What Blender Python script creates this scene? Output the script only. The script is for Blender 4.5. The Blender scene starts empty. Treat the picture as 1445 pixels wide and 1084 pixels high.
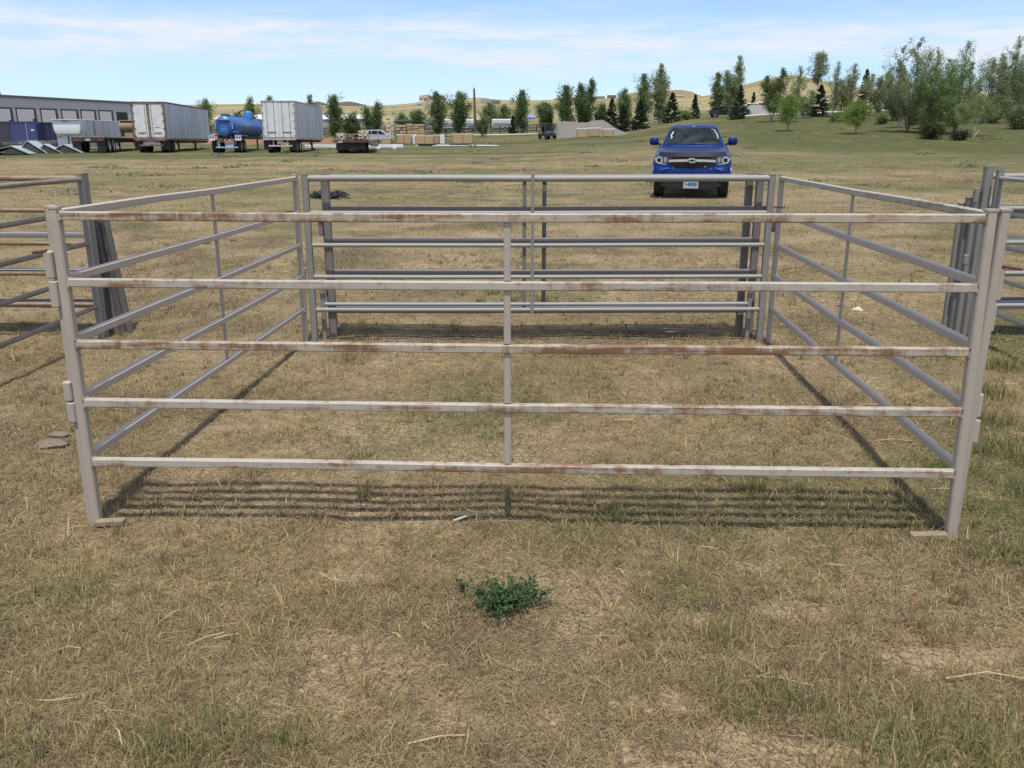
import bpy, math, random
import numpy as np
from mathutils import Vector, Matrix
C = bpy.context.scene.collection
R_ = math.radians
# ------------------------------------------------------------------ camera geometry
PITCH = R_(15.8); FPX = 1210.0; CAMH = 1.6
def ray(px, py):
    x = (px - 722.5) / FPX; y = -(py - 542) / FPX
    return (x, math.cos(PITCH) + y * math.sin(PITCH), -math.sin(PITCH) + y * math.cos(PITCH))
def at(px, py, z=0.0):
    d = ray(px, py); t = (z - CAMH) / d[2]
    return (d[0] * t, d[1] * t)
def zrow(Y, row):                      # height seen at image row, at distance Y
    d = ray(722.5, row); return CAMH + Y * d[2] / d[1]
def xcol(px, Y):                       # lateral position of a far thing
    return (px - 722.5) / 1257.0 * Y
# ------------------------------------------------------------------ noise
def _h(ix, iy, s):
    n = (ix.astype(np.int64) * 374761393 + iy.astype(np.int64) * 668265263 + s * 1442695041) & 0xffffffff
    n = ((n ^ (n >> 13)) * 1274126177) & 0xffffffff
    n = (n ^ (n >> 16)); n = (n * 1103515245) & 0xffffffff; n = n ^ (n >> 15)
    return n / 4294967295.0
def vn(x, y, s=0):
    x = np.asarray(x, float); y = np.asarray(y, float)
    ix = np.floor(x); iy = np.floor(y); fx = x - ix; fy = y - iy
    fx = fx * fx * (3 - 2 * fx); fy = fy * fy * (3 - 2 * fy)
    a = _h(ix, iy, s); b = _h(ix + 1, iy, s); c = _h(ix, iy + 1, s); d = _h(ix + 1, iy + 1, s)
    return (a * (1 - fx) + b * fx) * (1 - fy) + (c * (1 - fx) + d * fx) * fy
def fbm(x, y, s=0, o=4):
    t = 0; a = .5; n = 0
    for k in range(o):
        t = t + a * vn(x * 2 ** k + 17.3 * k, y * 2 ** k - 9.1 * k, s + k); n += a; a *= .5
    return t / n
def sst(a, b, x):
    t = np.clip((x - a) / (b - a), 0, 1); return t * t * (3 - 2 * t)
# ------------------------------------------------------------------ terrain
COLS = [-900, -300, 0, 300, 480, 700, 850, 1000, 1100, 1200, 1445, 1900, 2600]
DIST = [0, 9, 20, 40, 60, 80, 100, 120, 150, 200, 300]
ROWZ = {   # ground heights at DIST
 -900: [0, 0, .19, .36, .55, .75, .9, 1.1, 1.9, 4.2, 8],
 -300: [0, 0, .19, .36, .55, .75, .9, 1.1, 1.9, 4.2, 8],
 0:    [0, 0, .19, .36, .55, .75, .9, 1.1, 1.9, 4.3, 8],
 300:  [0, 0, .19, .36, .56, .76, .95, 1.2, 2.0, 4.3, 8],
 480:  [0, 0, .19, .37, .58, .8, 1.0, 1.25, 2.1, 4.3, 8.2],
 700:  [0, 0, .19, .38, .62, .86, 1.1, 1.5, 2.7, 4.5, 8.6],
 850:  [0, 0, .2, .42, .75, 1.1, 1.6, 2.3, 3.2, 5, 9],
 1000: [0, 0, .22, .5, .95, 1.7, 2.9, 4.1, 5.4, 7.5, 11.5],
 1100: [0, 0, .22, .5, .95, 1.7, 3.1, 4.5, 5.9, 8, 12],
 1200: [0, 0, .22, .48, .8, 1.3, 2.9, 4.6, 6.1, 8.3, 12],
 1445: [0, 0, .22, .45, .75, 1.25, 3.0, 4.8, 6.3, 8.4, 12],
 1900: [0, 0, .22, .45, .75, 1.3, 3.0, 4.8, 6.3, 8.4, 12],
 2600: [0, 0, .22, .45, .75, 1.3, 3.0, 4.8, 6.3, 8.4, 12]}
CREST = [(-900, 150), (0, 150), (290, 150), (340, 148), (372, 147.5), (440, 149), (520, 149.5), (560, 146), (590, 142.5), (606, 140.8), (638, 140.8),
 (655, 138), (680, 137), (696, 140.5), (720, 141.5), (790, 140.5), (850, 139), (900, 138), (985, 137.5), (1010, 133), (1050, 122),
 (1075, 115), (1100, 110.5), (1120, 112), (1150, 118), (1180, 124), (1220, 131), (1300, 138), (1445, 139), (2600, 140)]
RCREST = 1300.0
def terr(px, r):
    """height at image column px (azimuth) and distance r, before smoothing"""
    tab = np.array([ROWZ[c] for c in COLS])
    k = np.clip(np.searchsorted(COLS, px) - 1, 0, len(COLS) - 2)
    c = np.array(COLS, float); f = np.clip((px - c[k]) / (c[k + 1] - c[k]), 0, 1); f = f * f * (3 - 2 * f)
    rr = np.clip(r, 0, 300)
    j = np.clip(np.searchsorted(DIST, rr) - 1, 0, len(DIST) - 2)
    d = np.array(DIST, float); g = np.clip((rr - d[j]) / (d[j + 1] - d[j]), 0, 1)
    z = (tab[k, j] * (1 - g) + tab[k, j + 1] * g) * (1 - f) + (tab[k + 1, j] * (1 - g) + tab[k + 1, j + 1] * g) * f
    cr = np.interp(px, [a for a, b in CREST], [b for a, b in CREST])
    zc = CAMH + (199.6 - cr) / 1307.0 * RCREST
    t = np.clip((r - 300) / (RCREST - 300), 0, 1)
    far = z + (zc - z) * (t ** 1.15)
    far = np.where(r > RCREST, zc * (1 - .5 * sst(RCREST, 4500, r)), far)
    return np.where(r > 300, far, z)
# polar grid about the middle of the site, finest where the foreground lies
_az = np.concatenate([np.linspace(-180, -44, 60, endpoint=False), np.linspace(-44, 44, 560, endpoint=False), np.linspace(44, 180, 61)])
_rad = np.concatenate([[0.02, .4, .8], np.geomspace(1.2, 4500, 640)])
AZ, RD = np.meshgrid(np.radians(_az), _rad, indexing='ij')
GX = np.sin(AZ) * RD; GY = np.cos(AZ) * RD
def az2px(az):
    a = np.clip(az, -R_(55), R_(55)); return 722.5 + 1257 * np.tan(a)
def blur(Z, n0, n1):
    for ax, n in ((0, n0), (1, n1)):
        for _ in range(n):
            Z = (np.roll(Z, 1, ax) + 2 * Z + np.roll(Z, -1, ax)) / 4 if ax == 0 else np.concatenate(
                [Z[:, :1], (Z[:, :-2] + 2 * Z[:, 1:-1] + Z[:, 2:]) / 4, Z[:, -1:]], 1)
    return Z
GZ = blur(terr(az2px(AZ), RD), 6, 16)
_lr = np.log(np.maximum(_rad, .01))
def G(x, y):
    """terrain height (no small bumps); scalars or arrays"""
    x = np.asarray(x, float); y = np.asarray(y, float)
    az = np.degrees(np.arctan2(x, y)); r = np.maximum(np.hypot(x, y), .021)
    i = np.clip(np.searchsorted(_az, az) - 1, 0, len(_az) - 2); j = np.clip(np.searchsorted(_rad, r) - 1, 0, len(_rad) - 2)
    f = (az - _az[i]) / (_az[i + 1] - _az[i]); g = np.clip((r - _rad[j]) / (_rad[j + 1] - _rad[j]), 0, 1)
    return (GZ[i, j] * (1 - f) + GZ[i + 1, j] * f) * (1 - g) + (GZ[i, j + 1] * (1 - f) + GZ[i + 1, j + 1] * f) * g
def gz(x, y): return float(G(x, y))
def bump(x, y):
    r = np.hypot(x, y)
    b = (fbm(x * 1.7, y * 1.7, 5, 4) - .5) * .05 + (fbm(x * 11, y * 11, 9, 3) - .5) * .016
    return b * (1 - sst(14, 30, r)) + (fbm(x * .25, y * .25, 3, 3) - .5) * .16 * sst(14, 40, r) * (1 - sst(250, 500, r)) \
        + (fbm(x * .006, y * .006, 31, 4) - .5) * 7 * sst(350, 700, r)
def bare(x, y):      # where the soil shows
    x = np.asarray(x, float); y = np.asarray(y, float)
    n = fbm(x * .9 + 3.1, y * .9, 11, 4) * .6 + fbm(x * 3.2, y * 3.2, 14, 3) * .4
    m = sst(.53, .72, n) * .75
    # worn, bare soil in the near right of the field
    for (cx, cy, rx, ry) in ((.52, 1.9, .4, .15), (1.42, 2.42, .17, .07), (-.12, 2.1, .26, .12), (.95, 3.05, .13, .055), (-.62, 2.95, .13, .07), (.98, 2.72, .13, .055), (-.3, 1.8, .4, .13), (.62, 2.66, .09, .05), (.42, 2.2, .13, .06), (1.1, 2.0, .2, .1)):
        q = ((x - cx) / rx) ** 2 + ((y - cy) / ry) ** 2
        m = np.maximum(m, .85 * (1 - sst(.2, 1.3, q + (n - .5) * 3.2 + (fbm(x * 7, y * 7, 15, 4) - .5) * 3.4)))
    return m * (1 - .45 * sst(12, 40, np.hypot(x, y)))
def green(x, y):     # where the grass is still green
    x = np.asarray(x, float); y = np.asarray(y, float); r = np.hypot(x, y)
    n = fbm(x * .55, y * .55, 21, 4)
    far = fbm(x * .05, y * .16, 27, 4)
    near = sst(.55, .72, n) * .55
    near = np.maximum(near, .8 * sst(.40, .62, n) * sst(.38, .62, x / np.maximum(y, .5)) * sst(3.2, 4.2, r))   # right of the pen
    f = sst(.42, .62, far)
    z = near * (1 - sst(12, 28, r)) + sst(12, 28, r) * (.15 + .6 * f)
    u = x / np.maximum(y, .5)
    z = z + (.5 * sst(48, 78, r) + .45 * sst(.2, .3, u) * sst(45, 70, r)) * (1 - sst(170, 330, r))
    return np.clip(z, 0, 1)
# ------------------------------------------------------------------ object helpers
def setp(o, **k):
    for a, b in k.items():
        if b is not None: o[a] = b
    return o
def thing(name, label, cat, loc=(0, 0, 0), rz=0, group=None):
    o = bpy.data.objects.new(name, None); o.empty_display_size = .2; C.objects.link(o)
    o.location = loc; o.rotation_euler = (0, 0, rz)
    return setp(o, label=label, category=cat, group=group)
def np_obj(name, V, F, mat, parent=None, col=None, smooth=False, mi=None):
    """V (n,3); F list of int arrays (m,k); mat one material or a list (mi: index per face)"""
    me = bpy.data.meshes.new(name); V = np.asarray(V, np.float32)
    F = [np.asarray(f, np.int32) for f in F if len(f)]
    me.vertices.add(len(V)); me.vertices.foreach_set('co', V.ravel())
    li = np.concatenate([f.ravel() for f in F]); n = np.concatenate([np.full(len(f), f.shape[1]) for f in F])
    st = np.concatenate([[0], np.cumsum(n)[:-1]]).astype(np.int32)
    me.loops.add(len(li)); me.loops.foreach_set('vertex_index', li)
    me.polygons.add(len(n)); me.polygons.foreach_set('loop_start', st)
    for m in (mat if isinstance(mat, (list, tuple)) else [mat]): me.materials.append(m)
    if mi is not None: me.polygons.foreach_set('material_index', np.asarray(mi, np.int32))
    if smooth: me.polygons.foreach_set('use_smooth', np.ones(len(n), bool))
    if col is not None:
        a = me.color_attributes.new('Col', 'FLOAT_COLOR', 'POINT')
        a.data.foreach_set('color', (np.asarray(col, np.float32) if np.shape(col)[1] == 4 else np.concatenate([np.asarray(col, np.float32), np.ones((len(V), 1), np.float32)], 1)).ravel())
    me.update(calc_edges=True); me.validate()
    o = bpy.data.objects.new(name, me); C.objects.link(o)
    if parent: o.parent = parent
    return o
class MB:
    """collects simple solids into one mesh"""
    def __init__(s): s.v = []; s.f = []; s.m = []; s.sm = []
    def add(s, v, f, m=0, smooth=False):
        b = len(s.v); s.v += [tuple(p) for p in v]
        for q in f: s.f.append(tuple(i + b for i in q)); s.m.append(m); s.sm.append(smooth)
        return s
    def box(s, c, d, m=0, rz=0, ry=0, rx=0, bev=0.0):
        x, y, z = d[0] / 2, d[1] / 2, d[2] / 2
        M = Matrix.Translation(c) @ Matrix.Rotation(rz, 4, 'Z') @ Matrix.Rotation(ry, 4, 'Y') @ Matrix.Rotation(rx, 4, 'X')
        if not bev:
            v = [M @ Vector((a * x, b * y, e * z)) for e in (-1, 1) for a, b in ((-1, -1), (1, -1), (1, 1), (-1, 1))]
            return s.add(v, [(3, 2, 1, 0), (4, 5, 6, 7), (0, 1, 5, 4), (1, 2, 6, 5), (2, 3, 7, 6), (3, 0, 4, 7)], m)
        b = min(bev, x * .9, y * .9, z * .9); v = []; r = []
        for e, k in ((-1, b), (-1, 0), (1, 0), (1, b)):
            zz = e * z if k else e * (z - b)
            r.append([(x - k, y - b - k), (x - b - k, y - k), (-x + b + k, y - k), (-x + k, y - b - k), (-x + k, -y + b + k), (-x + b + k, -y + k), (x - b - k, -y + k), (x - k, -y + b + k)])
            v += [M @ Vector((p[0], p[1], zz)) for p in r[-1]]
        f = [tuple(range(7, -1, -1)), tuple(range(24, 32))]
        for k in range(3):
            for i in range(8): f.append((k * 8 + i, k * 8 + (i + 1) % 8, k * 8 + 8 + (i + 1) % 8, k * 8 + 8 + i))
        return s.add(v, f, m)
    def sweep(s, pts, prof, m=0, caps=True, smooth=False, up=(0, 0, 1)):
        """profile (list of (a,b)) swept along points"""
        pts = [Vector(p) for p in pts]; v = []; f = []
        for i, p in enumerate(pts):
            t = (pts[min(i + 1, len(pts) - 1)] - pts[max(i - 1, 0)]).normalized(); u = Vector(up)
            if abs(t.dot(u)) > .95: u = Vector((0, 1, 0))
            a = t.cross(u).normalized(); b = a.cross(t).normalized()
            pr = prof(i / max(1, len(pts) - 1)) if callable(prof) else prof
            v += [p + a * q[0] + b * q[1] for q in pr]; n = len(pr)
        for i in range(len(pts) - 1):
            for k in range(n): f.append((i * n + k, i * n + (k + 1) % n, (i + 1) * n + (k + 1) % n, (i + 1) * n + k))
        s.add(v, f, m, smooth)
        if caps:
            k = len(pts) - 1; b = len(s.v) - len(v)
            s.f += [tuple(b + i for i in range(n - 1, -1, -1)), tuple(b + k * n + i for i in range(n))]; s.m += [m, m]; s.sm += [False, False]
        return s
    def sq(s, p, q, w, h, m=0, ch=.004):
        a, b = w / 2, h / 2; c = min(ch, a * .4, b * .4)
        return s.sweep([p, q], [(a - c, -b), (a, -b + c), (a, b - c), (a - c, b), (-a + c, b), (-a, b - c), (-a, -b + c), (-a + c, -b)], m)
    def tube(s, pts, r, n=10, m=0, caps=True):
        f = (lambda t: [((r[0] + (r[1] - r[0]) * t) * math.cos(k * 2 * math.pi / n), (r[0] + (r[1] - r[0]) * t) * math.sin(k * 2 * math.pi / n)) for k in range(n)]) if isinstance(r, tuple) \
            else [(r * math.cos(k * 2 * math.pi / n), r * math.sin(k * 2 * math.pi / n)) for k in range(n)]
        return s.sweep(pts, f, m, caps, True)
    def lathe(s, prof, c=(0, 0, 0), axis='z', n=20, m=0):
        """prof: list of (r, h) turned about an axis through c"""
        v = []; f = []; k = len(prof)
        for i in range(n):
            a = 2 * math.pi * i / n
            for r, h in prof:
                x, y = r * math.cos(a), r * math.sin(a)
                v.append({'z': (x, y, h), 'x': (h, x, y), 'y': (y, h, x)}[axis])
        for i in range(n):
            j = (i + 1) % n
            for q in range(k - 1): f.append((i * k + q, j * k + q, j * k + q + 1, i * k + q + 1))
        return s.add([(a[0] + c[0], a[1] + c[1], a[2] + c[2]) for a in v], f, m, True)
    def loft(s, rings, m=0, caps=True, smooth=True, closed=True):
        n = len(rings[0]); v = [p for r in rings for p in r]; f = []
        for i in range(len(rings) - 1):
            for k in range(n if closed else n - 1): f.append((i * n + k, i * n + (k + 1) % n, (i + 1) * n + (k + 1) % n, (i + 1) * n + k))
        b = len(s.v); s.add(v, f, m, smooth)
        if caps and closed:
            s.f += [tuple(b + i for i in range(n - 1, -1, -1)), tuple(b + len(v) - n + i for i in range(n))]; s.m += [m, m]; s.sm += [False, False]
        return s
    def prism(s, poly, h0, h1, axis='y', m=0):
        n = len(poly); mk = {'y': lambda p, h: (p[0], h, p[1]), 'x': lambda p, h: (h, p[0], p[1]), 'z': lambda p, h: (p[0], p[1], h)}[axis]
        v = [mk(p, h0) for p in poly] + [mk(p, h1) for p in poly]
        f = [tuple(range(n)), tuple(range(2 * n - 1, n - 1, -1))] + [(i, i + n, (i + 1) % n + n, (i + 1) % n) for i in range(n)]
        return s.add(v, f, m)
    def build(s, name, mats, parent=None, fix=True):
        me = bpy.data.meshes.new(name); me.from_pydata(s.v, [], s.f)
        for q in (mats if isinstance(mats, (list, tuple)) else [mats]): me.materials.append(q)
        me.polygons.foreach_set('material_index', s.m); me.polygons.foreach_set('use_smooth', s.sm)
        if fix:
            import bmesh
            b = bmesh.new(); b.from_mesh(me); bmesh.ops.recalc_face_normals(b, faces=b.faces); b.to_mesh(me); b.free()
        try: me.set_sharp_from_angle(angle=R_(38))
        except Exception: pass
        me.update(); o = bpy.data.objects.new(name, me); C.objects.link(o)
        if parent: o.parent = parent
        return o
def dup(root, loc, rz=None, label=None):
    r = root.copy(); C.objects.link(r); r.location = loc
    if rz is not None: r.rotation_euler = (0, 0, rz)
    if label: r['label'] = label
    for ch in list(root.children):
        c = ch.copy(); C.objects.link(c); c.parent = r
        for g in ch.children:
            d = g.copy(); C.objects.link(d); d.parent = c
    return r
def text(name, s, size, loc, rot, mat, parent, ext=.002):
    cu = bpy.data.curves.new(name, 'FONT'); cu.body = s; cu.size = size; cu.extrude = ext; cu.align_x = 'CENTER'; cu.align_y = 'CENTER'
    t = bpy.data.objects.new(name, cu); C.objects.link(t)
    bpy.context.view_layer.update()
    me = bpy.data.meshes.new_from_object(t.evaluated_get(bpy.context.evaluated_depsgraph_get())); bpy.data.objects.remove(t)
    me.materials.clear(); me.materials.append(mat)
    o = bpy.data.objects.new(name, me); C.objects.link(o); o.parent = parent; o.location = loc; o.rotation_euler = rot
    return o
# ------------------------------------------------------------------ materials
def nmat(name):
    m = bpy.data.materials.new(name); m.use_nodes = True; t = m.node_tree
    return m, t, t.nodes['Principled BSDF']
def N(t, typ, **k):
    n = t.nodes.new(typ)
    for a, b in k.items():
        if a.startswith('i_'): n.inputs[a[2:].replace('_', ' ')].default_value = b
        else: setattr(n, a, b)
    return n
def noise(t, vec, scale, detail=3, rough=.55, stretch=None):
    if stretch:
        mp = N(t, 'ShaderNodeMapping'); mp.inputs['Scale'].default_value = stretch; t.links.new(vec, mp.inputs['Vector']); vec = mp.outputs[0]
    n = N(t, 'ShaderNodeTexNoise'); n.inputs['Scale'].default_value = scale; n.inputs['Detail'].default_value = detail; n.inputs['Roughness'].default_value = rough
    t.links.new(vec, n.inputs['Vector']); return n.outputs['Fac']
def ramp(t, fac, stops):
    r = N(t, 'ShaderNodeValToRGB'); e = r.color_ramp.elements
    for i, (p, c) in enumerate(stops):
        q = e[i] if i < 2 else e.new(p)
        q.position = p; q.color = (*c, 1) if isinstance(c, tuple) else (c, c, c, 1)
    t.links.new(fac, r.inputs[0]); return r.outputs[0]
def mix(t, fac, a, b, mode='MIX'):
    n = N(t, 'ShaderNodeMix', data_type='RGBA', blend_type=mode)
    for k, v in ((0, fac), (6, a), (7, b)):
        if isinstance(v, tuple): n.inputs[k].default_value = (*v, 1)
        elif isinstance(v, (int, float)): n.inputs[k].default_value = v
        else: t.links.new(v, n.inputs[k])
    return n.outputs[2]
def math_(t, op, a, b=0.0, clamp=False):
    n = N(t, 'ShaderNodeMath', operation=op, use_clamp=clamp)
    for k, v in ((0, a), (1, b)):
        if isinstance(v, (int, float)): n.inputs[k].default_value = v
        else: t.links.new(v, n.inputs[k])
    return n.outputs[0]
def objc(t): return N(t, 'ShaderNodeTexCoord').outputs['Object']
def bumpn(t, b, fac, strength, dist=.01):
    n = N(t, 'ShaderNodeBump'); n.inputs['Strength'].default_value = strength; n.inputs['Distance'].default_value = dist
    t.links.new(fac, n.inputs['Height']); t.links.new(n.outputs[0], b.inputs['Normal'])
def plain(name, col, rough=.6, metal=0.0, var=.25, scale=6.0, stretch=None, dirt=None, dirtamt=.0, bump=0.0, coat=0.0, spec=.5, d2=2.0):
    m, t, b = nmat(name); v = objc(t)
    f = noise(t, v, scale, 4, .6, stretch)
    c = mix(t, f, tuple(x * (1 - var) for x in col), tuple(min(1, x * (1 + var)) for x in col))
    if dirt:
        g = ramp(t, noise(t, v, d2, 5, .65, stretch), [(.5 - dirtamt * .3, 0.0), (.85 - dirtamt * .3, min(1, dirtamt * 1.5))])
        c = mix(t, g, c, dirt)
    t.links.new(c, b.inputs['Base Color']); b.inputs['Roughness'].default_value = rough; b.inputs['Metallic'].default_value = metal
    b.inputs['Specular IOR Level'].default_value = spec
    if coat: b.inputs['Coat Weight'].default_value = coat; b.inputs['Coat Roughness'].default_value = .04
    if bump: bumpn(t, b, noise(t, v, scale * 3, 4, .6, stretch), bump)
    return m
def rusty(name, paint, rust_lo, rust_hi, streak=True, var=.12, lo=.50, hi=.66, vert=False, rough=.55):
    """chalky grey paint with rust bleeding through, mostly in runs along the tube"""
    m, t, b = nmat(name); v = objc(t)
    p = mix(t, noise(t, v, 9, 5, .65), tuple(x * (1 - var) for x in paint), tuple(x * (1 + var) for x in paint))
    p = mix(t, ramp(t, noise(t, v, 60, 3, .6), [(.55, 0.0), (.8, .2)]), p, tuple(x * .6 for x in paint))
    st = (2.3, 4, 20) if not vert else (6, 6, 1.5)
    a = noise(t, v, 1.6, 5, .68, st); a2 = noise(t, v, 1.0, 2, .5, (.8, .8, .8)); a3 = noise(t, v, 26, 5, .75, (1, 1, .3))
    s = math_(t, 'ADD', math_(t, 'MULTIPLY', a, .42), math_(t, 'ADD', math_(t, 'MULTIPLY', a2, .28), math_(t, 'MULTIPLY', a3, .30)))
    k = ramp(t, s, [(lo, 0.0), ((lo + hi) / 2, .45), (hi, 1.0)])
    rc = mix(t, a3, rust_lo, rust_hi)
    c = mix(t, math_(t, 'MULTIPLY', k, .9), p, rc)
    t.links.new(c, b.inputs['Base Color']); b.inputs['Roughness'].default_value = rough
    b.inputs['Specular IOR Level'].default_value = .35
    bumpn(t, b, math_(t, 'ADD', noise(t, v, 120, 3, .6), k), .12, .0015)
    return m
# ------------------------------------------------------------------ ground
def gcol(x, y):
    r = np.hypot(x, y); b = bare(x, y); g = green(x, y)
    n = fbm(x * 1.3, y * 1.3, 41, 4); n2 = fbm(x * .12 + 5, y * .3, 43, 3)
    th = np.array([.25, .192, .108]); dk = np.array([.165, .125, .072]); so = np.array([.35, .262, .16]); gr = np.array([.105, .115, .042]); st = np.array([.31, .25, .135])
    c = dk + (th - dk) * sst(.3, .6, n)[..., None]
    c = c + (st - c) * (sst(.45, .75, n2) * sst(8, 30, r) * .6)[..., None]
    tx = np.minimum(np.abs(x - (.035 * y - 1.0)), np.abs(x - (.035 * y + .75)))     # old wheel tracks across the field
    c = c + (so - c) * (.55 * np.exp(-(tx / .24) ** 2) * sst(7.5, 9, y) * (1 - sst(55, 90, r)) * sst(.3, .6, n))[..., None]
    c = c + (so - c) * (b * .9)[..., None]
    c = c + (gr * (1 - .22 * sst(45, 70, r))[..., None] - c) * (g * (.8 + .15 * sst(45, 75, r)) * (1 - b * .6))[..., None]
    # the far prairie: cured grass with faint green swales
    h = fbm(x * .004, y * .012, 51, 5); pr = np.array([.33, .27, .145]) + (np.array([.235, .215, .105]) - np.array([.33, .27, .145])) * sst(.42, .66, h)[..., None]
    k = fbm(x * .02, y * .05, 57, 4); pr = pr * (.75 + .5 * k)[..., None]
    w = sst(170, 330, r)[..., None]
    return c * (1 - w) + pr * w
_H = GZ + bump(GX, GY)
na, nr = GX.shape
V = np.stack([GX, GY, _H], -1).reshape(-1, 3)
i, j = np.meshgrid(np.arange(na - 1), np.arange(nr - 1), indexing='ij')
Q = np.stack([i * nr + j, (i + 1) * nr + j, (i + 1) * nr + j + 1, i * nr + j + 1], -1).reshape(-1, 4)[:, ::-1]
m_ground, t, b = nmat('field soil and cured grass')
v = objc(t); an = N(t, 'ShaderNodeAttribute', attribute_name='Col'); at_ = an.outputs['Color']
n1 = noise(t, v, 9, 5, .7); n2 = noise(t, v, 70, 4, .65); n3 = noise(t, v, 1.1, 5, .65)
c = mix(t, 1.0, at_, ramp(t, n2, [(.3, .5), (.7, 1.45)]), 'MULTIPLY'); c = mix(t, 1.0, c, ramp(t, n1, [(.3, .68), (.7, 1.3)]), 'MULTIPLY')
c = mix(t, 1.0, c, ramp(t, n3, [(.3, .78), (.72, 1.2)]), 'MULTIPLY')
wv = N(t, 'ShaderNodeVectorMath', operation='ADD'); nd = N(t, 'ShaderNodeTexNoise'); nd.inputs['Scale'].default_value = 14; t.links.new(v, nd.inputs['Vector']); sc_ = N(t, 'ShaderNodeVectorMath', operation='SCALE'); sc_.inputs['Scale'].default_value = .05; t.links.new(nd.outputs['Color'], sc_.inputs[0]); t.links.new(v, wv.inputs[0]); t.links.new(sc_.outputs[0], wv.inputs[1])
vo = N(t, 'ShaderNodeTexVoronoi', feature='DISTANCE_TO_EDGE'); vo.inputs['Scale'].default_value = 17; t.links.new(wv.outputs[0], vo.inputs['Vector'])
cr = math_(t, 'MULTIPLY', ramp(t, vo.outputs['Distance'], [(.0, 1.0), (.045, .25), (.09, 0.0)]), math_(t, 'MULTIPLY', an.outputs['Alpha'], ramp(t, n3, [(.42, 0.0), (.58, 1.0)])), True)
c = mix(t, math_(t, 'MULTIPLY', cr, .45), c, (.11, .08, .05))
t.links.new(c, b.inputs['Base Color']); b.inputs['Roughness'].default_value = .95; b.inputs['Specular IOR Level'].default_value = .1
bumpn(t, b, math_(t, 'SUBTRACT', math_(t, 'ADD', math_(t, 'MULTIPLY', n2, .5), n1), math_(t, 'MULTIPLY', cr, .8)), .8, .03)
o = np_obj('ground', V, [Q], m_ground, col=np.concatenate([gcol(GX, GY).reshape(-1, 3), bare(GX, GY).reshape(-1, 1)], 1), smooth=True); o['kind'] = 'structure'
# far mounds beyond the crest
def mound(px0, px1, Y, rowbase, peaks, col):
    """peaks: list of (px, row) giving the crest line"""
    n = 60; V = []; m, t, b = nmat('mound soil and haze tone')
    xs = np.linspace(px0, px1, n); top = np.interp(xs, [p for p, r in peaks], [r for p, r in peaks]); top = np.convolve(np.pad(top, 3, 'edge'), np.ones(7) / 7, 'valid')
    prof = [(-1, 0), (-.75, .25), (-.45, .62), (-.2, .9), (0, 1), (.25, .9), (.55, .55), (1, 0)]
    for k, px in enumerate(xs):
        zb = zrow(Y, rowbase) - 12; zt = zrow(Y, top[k])
        for a, hh in prof:
            yy = Y + a * Y * .07; nz = (fbm(np.array(px * .13), np.array(a * 2.), 61, 3) - .5) * .12
            V.append((xcol(px, Y), yy, zb + (zt - zb) * float(np.clip(hh + (nz if 0 < hh < 1 else 0), 0, 1))))
    p = len(prof); F = [[k * p + a, (k + 1) * p + a, (k + 1) * p + a + 1, k * p + a + 1] for k in range(n - 1) for a in range(p - 1)]
    v = objc(t); c = mix(t, noise(t, v, .02, 5, .65), tuple(x * .7 for x in col), tuple(x * 1.3 for x in col)); t.links.new(c, b.inputs['Base Color']); b.inputs['Roughness'].default_value = 1; b.inputs['Specular IOR Level'].default_value = 0
    o = np_obj('hill', V, [F], m, smooth=True); o['kind'] = 'structure'
mound(862, 992, 1500, 141, [(862, 141), (875, 135), (888, 131), (905, 130), (925, 129), (948, 127), (962, 127), (975, 131), (985, 136), (992, 141)], (.24, .18, .11))
mound(436, 470, 2300, 150, [(436, 150), (444, 145), (452, 143), (460, 145), (470, 150)], (.13, .10, .085))  # distance haze is put into the colour of both dark mounds
mound(470, 524, 2300, 150, [(470, 150), (482, 144.5), (494, 143), (506, 145), (524, 150)], (.13, .10, .085))
# ------------------------------------------------------------------ grass blades
m_blade, t, b = nmat('grass blade')
at_ = N(t, 'ShaderNodeAttribute', attribute_name='Col').outputs['Color']
t.links.new(at_, b.inputs['Base Color']); b.inputs['Roughness'].default_value = .7; b.inputs['Specular IOR Level'].default_value = .25
tr = N(t, 'ShaderNodeBsdfTranslucent'); t.links.new(at_, tr.inputs['Color']); ms = N(t, 'ShaderNodeMixShader'); ms.inputs[0].default_value = .38
t.links.new(b.outputs[0], ms.inputs[1]); t.links.new(tr.outputs[0], ms.inputs[2]); t.links.new(ms.outputs[0], t.nodes['Material Output'].inputs[0])
def blades(name, X, Y, H, W, LEAN, col, rng, curl=.5, dz=0.0, az=None):
    n = len(X); Z = G(X, Y) + bump(X, Y) + dz
    az = rng.uniform(0, 2 * np.pi, n) if az is None else az
    d = np.stack([np.cos(az), np.sin(az)], 1); s = np.stack([-d[:, 1], d[:, 0]], 1)
    tw = rng.uniform(0, np.pi, n); s = s * np.cos(tw)[:, None] + d * (np.sin(tw) * .5)[:, None]
    base = np.stack([X, Y, Z - .004], 1)
    def pt(f, lean, w):
        hor = H * f * np.sin(lean); ver = H * f * np.cos(lean)
        c = base + np.concatenate([d * hor[:, None], ver[:, None]], 1)
        o = np.concatenate([s * (w * W / 2)[:, None] if not np.isscalar(w) else s * (w * W / 2)[:, None], np.zeros((n, 1))], 1)
        return c - o, c + o, c
    a0, a1, _ = pt(0.0, LEAN, 1.0); b0, b1, _ = pt(.55, LEAN * .8, .8); _, _, c0 = pt(1.0, LEAN * (1 + curl * .4), .1)
    V = np.stack([a0, a1, b0, b1, c0], 1).reshape(-1, 3); k = np.arange(n)[:, None] * 5
    Q = k + np.array([[0, 1, 3, 2]]); T = k + np.array([[2, 3, 4]])
    o = np_obj(name, V, [Q, T], m_blade, col=np.repeat(col, 5, 0))
    o['kind'] = 'stuff'; return o
rng = np.random.default_rng(7)
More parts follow.
